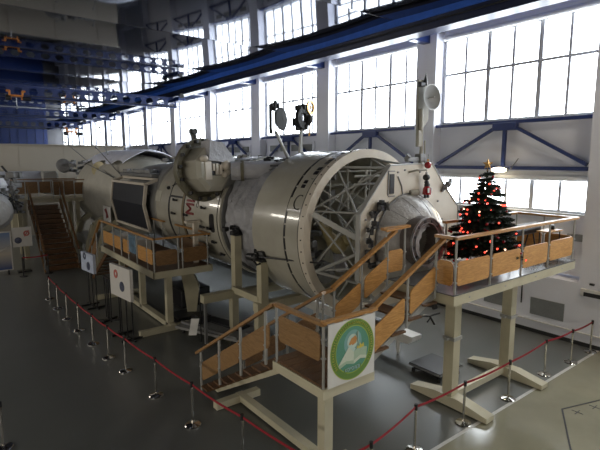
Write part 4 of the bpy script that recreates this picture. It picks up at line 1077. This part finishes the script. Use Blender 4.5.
for x,y in ((3.8,30.3),(6.6,30.3),(3.8,32.2),(6.6,32.2)):
    a = MB(); a.box((x,y,1.6),(.22,.22,3.2)); a.build('column','beige',t2,smooth=False)
rail_run(t2,(5.3,30.05,3.4),(7.0,30.05,3.4),(0,.33,.66,1),1.05,((.02,.32),(.35,.65),(.68,.98)),(.2,.9),wm='darkwood',rail='darkwood',r=.03)
rail_run(t2,(3.5,32.35,3.4),(7.0,32.35,3.4),(0,.2,.4,.6,.8,1),1.05,((.02,.4),(.42,.98)),(.2,.9),wm='darkwood',rail='darkwood',r=.03)
rail_run(t2,(3.5,30.1,3.4),(3.5,32.3,3.4),(0,.5,1),1.05,(),wm='darkwood',rail='darkwood',r=.03)
t2 = thing('far_cradle','pale curved support legs under the far rounded module','support stand',(7.6,26.5,0))
for y in (25.2,27.4,30.2):
    a = MB(); pts=[(6.3,y,0.05),(6.45,y,1.0),(6.75,y,2.0),(7.3,y,2.4)]
    for i in range(3): a.bar(pts[i],pts[i+1],.3,.36,up=(0,1,0))
    a.build('curved_leg','beige',t2,smooth=False)
a = MB(); a.box((7.0,27.6,1.1),(1.2,5.4,.5),ch=.05); a.build('base_frame','strut',t2)

# ------------------------------------------------------------------ barrier
sb = thing('barrier_stanchion','x','stanchion',(0,0,0),'chrome barrier stanchions')
a = MB(); a.lathe((0,0,0),(0,0,1),[(0,.01),(0,.17),(.018,.172),(.03,.16),(.05,.05),(.06,.01)],28); a.build('base','chrome',sb)
a = MB(); a.tube((0,0,.03),(0,0,.93),.026,n=14); a.build('pole','chrome',sb)
a = MB(); a.tube((0,0,.86),(0,0,.97),.034,n=14); a.build('belt_head','black',sb)
spots = [((8.52,5.30),'chrome stanchion in front of the left platform column'),
 ((10.28,5.26),'chrome stanchion between the two column feet of the high platform'),
 ((12.27,5.35),'chrome stanchion beside the right column foot end'),
 ((13.6,5.25),'second chrome stanchion from the right wall'),
 ((14.83,5.22),'chrome stanchion closest to the right wall'),
 ((6.92,5.32),'chrome stanchion nearest the bottom edge right of the emblem board'),
 ((5.36,5.0),'chrome stanchion just below the emblem board, cut off by the bottom edge'),
 ((4.10,7.05),'dim stanchion left of the landing column, base out of view'),
 ((3.91,8.79),'stanchion with shiny base nearest the foot of the lower stairs'),
 ((3.76,10.50),'stanchion left of the lower stairs, next beyond the one at their foot'),
 ((3.61,12.30),'stanchion in front of the larger picture easel'),
 ((3.50,13.46),'stanchion just left of the larger picture easel base'),
 ((3.42,14.81),'stanchion midway along the left rope, before the second easel'),
 ((3.34,16.27),'stanchion in the left rope row beside the dark easel legs'),
 ((3.30,17.79),'stanchion in the left rope row below the smaller picture'),
 ((3.28,19.30),'stanchion second from the far end of the left rope row'),
 ((3.28,20.88),'stanchion at the far end of the left rope row'),
 ((0.62,10.31),'lone stanchion at the bottom left corner of the view')]
for i,((x,y),lab) in enumerate(spots):
    if i == 0: sb.location = (x,y,0); sb['label'] = lab
    else: dup(sb,(x,y,0),lab)
pos = [s[0] for s in spots]
def rope(i,j,label,sag=.03,col='red'):
    p,q = V((*pos[i],.915)),V((*pos[j],.915)); n=10; dd=(q-p).normalized(); p=p+dd*.04; q=q-dd*.04
    a = MB(); vs=[];fs=[]
    side = V((dd.y,-dd.x,0))
    for k in range(n+1):
        t_ = k/n; c_ = p.lerp(q,t_)-V((0,0,sag*4*t_*(1-t_)))
        vs += [c_+V((0,0,.024))+side*.004,c_+V((0,0,.024))-side*.004,c_-V((0,0,.024))-side*.004,c_-V((0,0,.024))+side*.004]
    for k in range(n):
        for m in range(4): fs.append((4*k+m,4*k+(m+1)%4,4*k+4+(m+1)%4,4*k+4+m))
    fs += [(3,2,1,0),(4*n,4*n+1,4*n+2,4*n+3)]
    a.add(vs,fs); tag(a.build('barrier_belt','red',origin=p),label,'barrier belt','red barrier belts')
for i,j,l in ((4,3,'red belt section ending at the right wall stanchion'),(3,2,'red belt section left of the one at the wall'),(2,1,'red belt section crossing in front of the right platform column'),(1,0,'red belt section crossing between the two platform columns'),
 (0,5,'red belt section left of the platform columns in front of the floor scale'),(5,6,'red belt section just below the emblem board'),(7,8,'red belt section passing the foot beam of the landing'),
 (8,9,'red belt section in front of the lower stairs foot'),(9,10,'red belt section right of the larger picture easel'),(10,11,'red belt section before the larger picture easel'),(11,12,'red belt section between the two picture easels'),
 (12,13,'red belt section before the dark easel legs'),(13,14,'red belt section left of the dark easel legs'),(14,15,'red belt section third from the far end'),(15,16,'red belt section at the far end of the left row')): rope(i,j,l)
pos.append((4.35,5.1)); dup(sb,(4.35,5.1,0),'corner stanchion where the left and front belts meet, below the picture edge')
rope(6,len(pos)-1,'short red belt section left of the one under the emblem board'); rope(7,len(pos)-1,'nearest red belt section of the left row, at the bottom edge')
# far red rope by posters
t = thing('far_rope_barrier','distant low red rope on two dark posts beside the posters','barrier',(3.6,26,0))
for x in (3.0,4.1):
    a = MB(); a.tube((x,25.8,0),(x,25.8,.95),.03,n=8); a.tube((x,25.8,0),(x,25.8,.03),.17,n=16); a.build('post','black',t)
a = MB(); a.path([(3.0,25.8,.93),(3.55,25.8,.89),(4.1,25.8,.93)],.03); a.build('rope','red',t)

# ------------------------------------------------------------------ posters and easels
def mround(name,c): return mat(name,c,.4,var=.5,scale=7)
M['ink'] = mround('dark ink print',(.06,.07,.12)); M['inkred'] = mround('red ink print',(.45,.12,.10)); M['paper'] = mat('poster paper',(.62,.60,.57),.45,var=.03)
M['paperblue'] = mat('bluish poster paper',(.48,.54,.68),.45,var=.15,scale=4)
t = thing('rocket_poster','tall blue poster with a white rocket at the left edge','poster',(2.2,26.9,0))
a = MB(); a.box((2.15,26.9,1.15),(1.05,.04,1.85)); a.build('print','poster',t,smooth=False)
a = MB()
for x in (1.61,2.69): a.box((x,26.88,1.15),(.05,.07,1.95))
for z in (.2,2.1): a.box((2.15,26.88,z),(1.1,.07,.06))
a.build('frame','paper',t,smooth=False)
a = MB(); a.lathe((1.9,26.86,1.05),(.75,0,.32),[(0,.02),(.1,.05),(.6,.05),(.8,.01)],10); a.prism([(0,0),(.2,.0),(.05,.14)],(1.95,26.87,1.15),(1,0,0),(0,0,1),(0,-1,0),.01); a.build('rocket_print','paper',t)
a = MB(); a.box((1.8,26.95,.1),(.06,.5,.2)); a.box((2.5,26.95,.1),(.06,.5,.2)); a.build('foot','black',t,smooth=False)
t = thing('white_poster','square white poster with two small round prints beside the far stairs','poster',(3.2,27,0))
a = MB(); a.box((3.2,26.95,1.78),(.86,.03,.98)); a.build('print','paper',t,smooth=False)
a = MB(); a.lathe((3.02,26.93,1.62),(0,-1,0),[(0,.16),(.008,.16),(.008,.005)],24); a.build('dark_print','ink',t,smooth=False)
a = MB(); a.lathe((3.4,26.93,1.95),(0,-1,0),[(0,.14),(.008,.14),(.008,.07),(0,.07)],24,closed=True); a.bar((3.3,26.92,1.8),(3.5,26.92,2.1),.05,.008,up=(0,1,0)); a.build('red_print','inkred',t,smooth=False)
a = MB(); a.tube((3.2,27,0),(3.2,27,1.5),.03,n=8); a.box((3.2,27,.03),(.6,.5,.05)); a.build('stand','black',t)

def easel(cx,cy,zt,zb,wd,label,paper,pl,rz):
    t = thing('picture_easel', 'black X footed stand carrying '+label, 'easel', (cx,cy,0))
    dirv = V((cos(rz),sin(rz),0)); nr = V((-dirv.y,dirv.x,0))
    for s in (-.28,-.12,.12,.28):
        a = MB(); p = V((cx,cy,0))+dirv*s*wd*2.2+nr*(.06 if abs(s)<.2 else .0)
        a.tube(p+V((0,0,.05)),p+V((0,0,zb+.2)),.022,n=8); a.build('pole','black',t)
    for s in (-.3,.3):
        a = MB(); p = V((cx,cy,.03))+dirv*s*wd*1.6
        a.bar(p-nr*.34,p+nr*.34,.07,.05); a.bar(p-dirv*.25,p+dirv*.25,.06,.05); a.build('foot','black',t,smooth=False)
    b_ = thing('picture_board', pl, 'picture', (cx,cy,zb))
    a = MB(); c_ = V((cx,cy,(zt+zb)/2))+nr*.09
    a.box(c_,(wd*1.9,.10,zt-zb),rz=rz); a.build('board','paper',b_,smooth=False)
    c2 = c_+nr*.05
    a = MB(); a.lathe(c2-dirv*.2*wd-V((0,0,.12)),nr,[(0,.16),(.01,.16),(.01,.005)],24); a.build('dark_print','ink',b_,smooth=False)
    a = MB(); a.lathe(c2+dirv*.35*wd+V((0,0,.22)),nr,[(0,.14),(.01,.14),(.01,.06),(0,.06)],24,closed=True); a.build('red_print','inkred' if paper else 'ink',b_,smooth=False)
    return b_
easel(4.42,14.75,2.33,1.33,.75,'the larger white picture board near the left platform corner',1,'larger white picture board with a dark and a red print','1' and R(97))
bb = easel(4.42,18.75,2.12,1.40,.62,'the smaller bluish picture board further along the platform',0,'smaller bluish picture board with a dark print',R(97))
for c_ in kids(bb):
    if c_.name.startswith('board'): c_.data.materials[0] = M['paperblue']
t = thing('empty_easel','black empty stand between the two picture boards','easel',(4.4,16.7,0))
for s in (-.35,-.1,.1,.35):
    a = MB(); a.tube((4.42+.04*s,16.7+s,.05),(4.42,16.7+s,1.55),.022,n=8); a.build('pole','black',t)
a = MB(); a.bar((4.1,16.5,.03),(4.75,16.9,.03),.06,.05); a.bar((4.1,16.9,.03),(4.75,16.5,.03),.06,.05); a.build('foot','black',t,smooth=False)
a = MB(); a.box((4.42,16.7,1.56),(.05,.8,.04)); a.build('top_bar','black',t,smooth=False)

# ------------------------------------------------------------------ floor items
t = thing('platform_scale','low black platform scale on the grey floor under the high platform','scale',(10.1,7.18,0))
a = MB(); a.box((10.1,7.18,.235),(.98,.98,.04),ch=.008); a.build('top_plate','black',t,label='matt black rubber top')
a = MB()
for s in (-1,1): a.box((10.1+s*.48,7.18,.21),(.03,.98,.05)); a.box((10.1,7.18+s*.48,.21),(.98,.03,.05))
a.build('rim','steel',t,smooth=False)
a = MB(); a.box((10.1,7.18,.15),(.8,.8,.12)); a.build('body','black',t,smooth=False)
a = MB()
for sx_ in (-.4,.4):
    for sy_ in (-.4,.4): a.tube((10.1+sx_,7.18+sy_,.0),(10.1+sx_,7.18+sy_,.1),.05,n=10)
a.build('foot','rubber',t)
t = thing('floor_trolley','low dark floor trolley in front of the cradle','trolley',(6.9,13.2,0))
a = MB(); a.bar((6.3,14.2,.28),(7.3,11.9,.28),1.3,.08); a.build('bed','hull_grey',t,smooth=False)
a = MB(); a.bar((6.0,14.1,.34),(6.7,11.7,.34),.07,.1); a.bar((6.9,14.4,.34),(7.75,12.1,.34),.07,.1); a.build('side_rail','grey',t,smooth=False)
for p in ((6.0,14.0),(6.9,14.3),(6.7,11.9),(7.6,12.2)):
    a = MB(); a.tube((p[0]-.04,p[1],.12),(p[0]+.04,p[1],.12),.12,n=14); a.build('wheel','rubber',t)
a = MB(); a.bar((6.9,14.0,.32),(7.3,12.3,.36),.5,.06); a.build('tray','black',t,smooth=False)
a = MB(); a.prism([(-.12,0),(.12,0),(.2,.5),(-.04,.5)],(5.75,12.75,.36),(.78,-.62,0),(.1,.12,.98),(.62,.78,0),.012); tag(a.build('paper_sheet','white',origin=(5.75,12.75,.36)),'small white information sheet leaning on the floor trolley','sheet of paper')
t = thing('instrument_cart','small grey instrument box with dark square openings behind the lower stairs','instrument box',(7.2,11.0,0))
a = MB(); a.box((7.1,10.9,.3),(.55,1.2,.6),ch=.02); a.build('body','grey',t)
for y in (10.5,10.85,11.2):
    a = MB(); a.box((6.815,y,.38),(.03,.24,.26)); a.build('opening','black',t,smooth=False)
t = thing('tall_rack','dark box with a thin upright handle below the left platform','rack',(6.6,13.4,0))
a = MB(); a.box((6.6,13.9,.27),(.45,.6,.54),ch=.02); a.build('body','black',t)
a = MB(); a.tube((6.1,12.9,0.02),(6.1,12.9,1.35),.02,n=6); a.tube((6.1,12.9,1.35),(6.7,12.9,1.45),.02,n=6); a.build('handle','black',t)
# dark stored items under the core
for (x,y,sx_,sy_,h_,lab) in ((7.6,17.2,1.2,1.6,.7,'dark crate stored under the left platform deck'),):
    a = MB(); a.box((x,y,h_/2),(sx_,sy_,h_),ch=.03); tag(a.build('storage_crate','black',origin=(x,y,0)),lab,'crate')

for i_,(y,lab) in enumerate(((16.5,'added dark block against floor glare by the window wall, nearest under the core module'),(21.2,'added dark block against floor glare by the window wall, second under the core module'),(26.0,'added dark block against floor glare by the window wall, farthest and under the far module'))):  # dark blocks added to stop floor reflections of the right wall
    a = MB(); a.box((13.0,y,.78),(1.3,3.9,1.5),ch=.08); a.box((13.0,y,.04),(1.1,3.6,.08)); tag(a.build('glare_block','rubber',origin=(13.0,y,0)),lab,'crate')
# ------------------------------------------------------------------ things on the high platform
t = thing('padded_bench','long dark cylinder shaped bench roll on the high platform right of the tree','bench',(12.1,6.5,DZ))
a = MB(); a.lathe((11.05,6.2,3.76),(1,0,0),[(0,.02),(.0,.12),(.03,.15),(2.0,.15),(2.03,.12),(2.03,.02)],24); a.build('roll','black',t)
for x in (11.5,12.8):
    a = MB(); a.tube((x,6.0,DZ),(x,6.15,3.64),.02,n=8); a.tube((x,6.42,DZ),(x,6.27,3.64),.02,n=8); a.build('leg','black',t)
a = MB(); a.tube((11.15,6.2,3.62),(13.0,6.2,3.62),.02,n=8); a.build('frame_tube','steel',t)
t = thing('side_table','small pale topped side table near the right end of the high platform','table',(12.9,6.1,DZ))
a = MB(); a.box((12.95,5.78,3.72),(.75,.36,.035),ch=.008); a.build('table_top','wood',t)
for x,y in ((12.65,5.65),(13.25,5.65),(12.65,5.9),(13.25,5.9)):
    a = MB(); a.tube((x,y,DZ),(x,y,3.70),.016,n=8); a.build('leg','black',t)
a = MB(); a.lathe((13.15,5.8,3.7375),(0,0,1),[(0,.01),(0,.05),(.05,.07),(.12,.05),(.12,.01)],12); tag(a.build('small_gadget','black',origin=(13.15,5.8,3.7375)),'small black gadget on the pale side table','gadget')

# ------------------------------------------------------------------ christmas tree
TX, TY = 10.57, 6.27
t = thing('christmas_tree','dark green artificial christmas tree on the high platform','christmas tree',(TX,TY,DZ))
a = MB(); a.tube((TX,TY,DZ+.03),(TX,TY,5.3),.035,.008,n=10); a.build('trunk','bark',t)
for k in range(3):
    an = k*2*pi/3+.4; a = MB(); a.path([(TX,TY,DZ+.28),(TX+cos(an)*.12,TY+sin(an)*.12,DZ+.2),(TX+cos(an)*.32,TY+sin(an)*.32,DZ+.02)],.018); a.build('stand_leg','black',t)
random.seed(42)
fo = MB(); tips = []
def needles(p, q, r0, cnt):
    d_ = (q-p); x1,y1,z1 = frame_from(d_)
    for m in range(cnt):
        u = random.random(); b_ = p+d_*u; an = random.uniform(0,2*pi); L_ = r0*random.uniform(.7,1.15)*(1-.35*u)
        o_ = (x1*cos(an)+y1*sin(an))*.86+z1*.5; e_ = b_+o_*L_; s_ = o_.cross(z1).normalized()*.011
        fo.add([b_-s_,b_+s_,e_],[(0,1,2)])
lev = 15
for k in range(lev):
    z = 3.42+(5.25-3.42)*(k/(lev-1))**.95; rr = .93*(1-(z-3.42)/(5.42-3.42))**.85+.05
    nb_ = max(5,int(13*(rr/.93)**.6)+1)
    for m in range(nb_):
        an = 2*pi*m/nb_+k*.7+random.uniform(-.15,.15); r_ = rr*random.uniform(.78,1.1)
        p = V((TX,TY,z+random.uniform(-.03,.03))); q = p+V((cos(an)*r_,sin(an)*r_,-.10*r_+random.uniform(-.05,.06)))
        fo.tube(p,q,.010,.004,n=4); needles(p+(q-p)*.15,q,.085,int(90+420*r_))
        for sgn in (-1,1):
            for ss in (.45,.7):
                if r_ < .3: continue
                b_ = p+(q-p)*ss; a2 = an+sgn*.65; e_ = b_+V((cos(a2),sin(a2),-.05))*r_*.34
                fo.tube(b_,e_,.006,.003,n=3); needles(b_,e_,.075,int(50+170*r_)); tips.append((e_,an))
        tips.append((q,an))
for m in range(60): needles(V((TX,TY,5.1)),V((TX,TY,5.42)),.07,4)
fo.build('foliage','needle',t,smooth=False)
a = MB(); c_ = V((TX,TY,5.5))
hx, hy, hz = V((cos(YAW),-sin(YAW),0)), V((0,0,1)), V((-sin(YAW),-cos(YAW),0))
st = []
for k in range(10): an = pi/2+k*pi/5; r_ = .14 if k%2==0 else .06; st.append((cos(an)*r_,sin(an)*r_))
vs=[c_+hx*p[0]+hy*p[1] for p in st]+[c_+hz*.03,c_-hz*.03]
a.add(vs,[(i,(i+1)%10,10) for i in range(10)]+[((i+1)%10,i,11) for i in range(10)]); a.tube(c_-V((0,0,.04)),c_-V((0,0,.16)),.012,n=6)
tag(a.build('tree_star','gold',origin=c_,smooth=False),'gold star on the top of the christmas tree','star')
random.shuffle(tips)
camd = V((0,0,5.6))-V((TX,TY,4.2))
vis = [tp for tp in tips if (tp[0]-V((TX,TY,tp[0].z))).dot(camd.normalized()) > -.12]
bm_ = MB(); bm_.sphere((0,0,0),.034,12,8)
li_ = MB(); li_.sphere((0,0,0),.023,8,6)
protoB = None; protoL = None; protoW = None
used = []
cnt = 0
for (p,an) in vis:
    if any((p-u).length < .075 for u in used): continue
    used.append(p); cnt += 1
    q = p+V((0,0,-.045))
    if cnt % 5 == 0 or cnt % 5 == 3:
        if protoB is None: protoB = bm_.build('red_bauble','bauble'); o = protoB
        else: o = protoB.copy(); COL.objects.link(o)
        o.location = q; tag(o,'glossy red bauble hanging on the christmas tree','bauble','red baubles on the tree')
    elif cnt % 10 == 1:
        if protoW is None: protoW = li_.build('warm_tree_light','fairyw'); o = protoW
        else: o = protoW.copy(); COL.objects.link(o)
        o.location = q; tag(o,'tiny warm pink light glowing on the christmas tree','tree light','warm lights on the tree')
    else:
        if protoL is None: protoL = li_.build('red_tree_light','fairy'); o = protoL
        else: o = protoL.copy(); COL.objects.link(o)
        o.location = q; tag(o,'tiny red light glowing on the christmas tree','tree light','red lights on the tree')
    if cnt >= 112: break
# wall lamp
t = thing('wall_lamp','small bright oval wall lamp on the lower truss chord above the tree','lamp',(PW+.02,8.6,5.3))
a = MB(); a.sphere((PW-.04,8.55,5.27),.28,20,12,sc=(.25,1,.32)); a.build('lamp_glass','lamp',t)
a = MB(); a.box((PW+.08,8.55,5.28),(.1,.5,.12),ch=.02); a.tube((PW+.06,8.2,5.3),(PW+.06,7.95,5.65),.015,n=6); a.build('lamp_mount','grey',t)

# ------------------------------------------------------------------ added fill lights and the wall lamp light
def lamp(name, loc, rot, sx_, sy_, power, col):
    l = bpy.data.lights.new(name,'AREA'); l.shape='RECTANGLE'; l.size=sx_; l.size_y=sy_; l.energy=power; l.color=col
    o = bpy.data.objects.new(name,l); COL.objects.link(o); o.location=loc; o.rotation_euler=rot; return o
t = thing('wall_fill_light','added fill light boxes on the unseen left hall wall','lamp',(XL+.3,9,2.0))
lamp('area_light',(XL+.5,9,2.8),(0,R(-90),0),1.3,20,640,(1,.92,.78))  # fill added low on the left to light the hull sides
a = MB(); a.box((XL+.2,9,2.8),(.3,20.4,1.6),ch=.04); a.build('fill_housing','grey',t)
lamp('area_light',(3,-7.2,4.6),(R(90),0,0),12,1.6,230,(1,.90,.74))  # unseen frontal fill added behind the camera
lamp('area_light',(XL+.5,31,8.4),(0,R(-75),0),1.2,8,650,(1,.93,.82))  # fill added to lift the far module and the partition
a = MB(); a.box((XL+.2,31,8.4),(.3,8.4,1.3),ch=.04); a.build('fill_housing','grey',t)  # box built around the added far fill
lamp('area_light',(11.5,1.0,9.9),(R(18),0,0),1.2,1.2,220,(1,.90,.74))  # fill added overhead to brighten the near right floor
t = thing('ceiling_fill_light','added fill light box under the ceiling above the beige floor','lamp',(11.5,1,10.0))
a = MB(); a.box((11.5,1.0,10.15),(1.3,1.3,.3),ch=.04); a.build('fill_housing','grey',t)
lamp('area_light',(PW-.14,8.55,5.2),(0,R(40),0),.3,.5,45,(1,.80,.52))

# world
w_ = bpy.data.worlds.new('world'); SC.world = w_; w_.use_nodes = True
w_.node_tree.nodes['Background'].inputs['Color'].default_value = (.8,.88,1,1); w_.node_tree.nodes['Background'].inputs['Strength'].default_value = .6

SC.view_settings.view_transform = 'Standard'; SC.view_settings.look = 'None'; SC.view_settings.exposure = 0.1; SC.view_settings.gamma = 1
SC.view_settings.use_curve_mapping = False
for o in COL.objects:
    if '_o' in o: del o['_o']
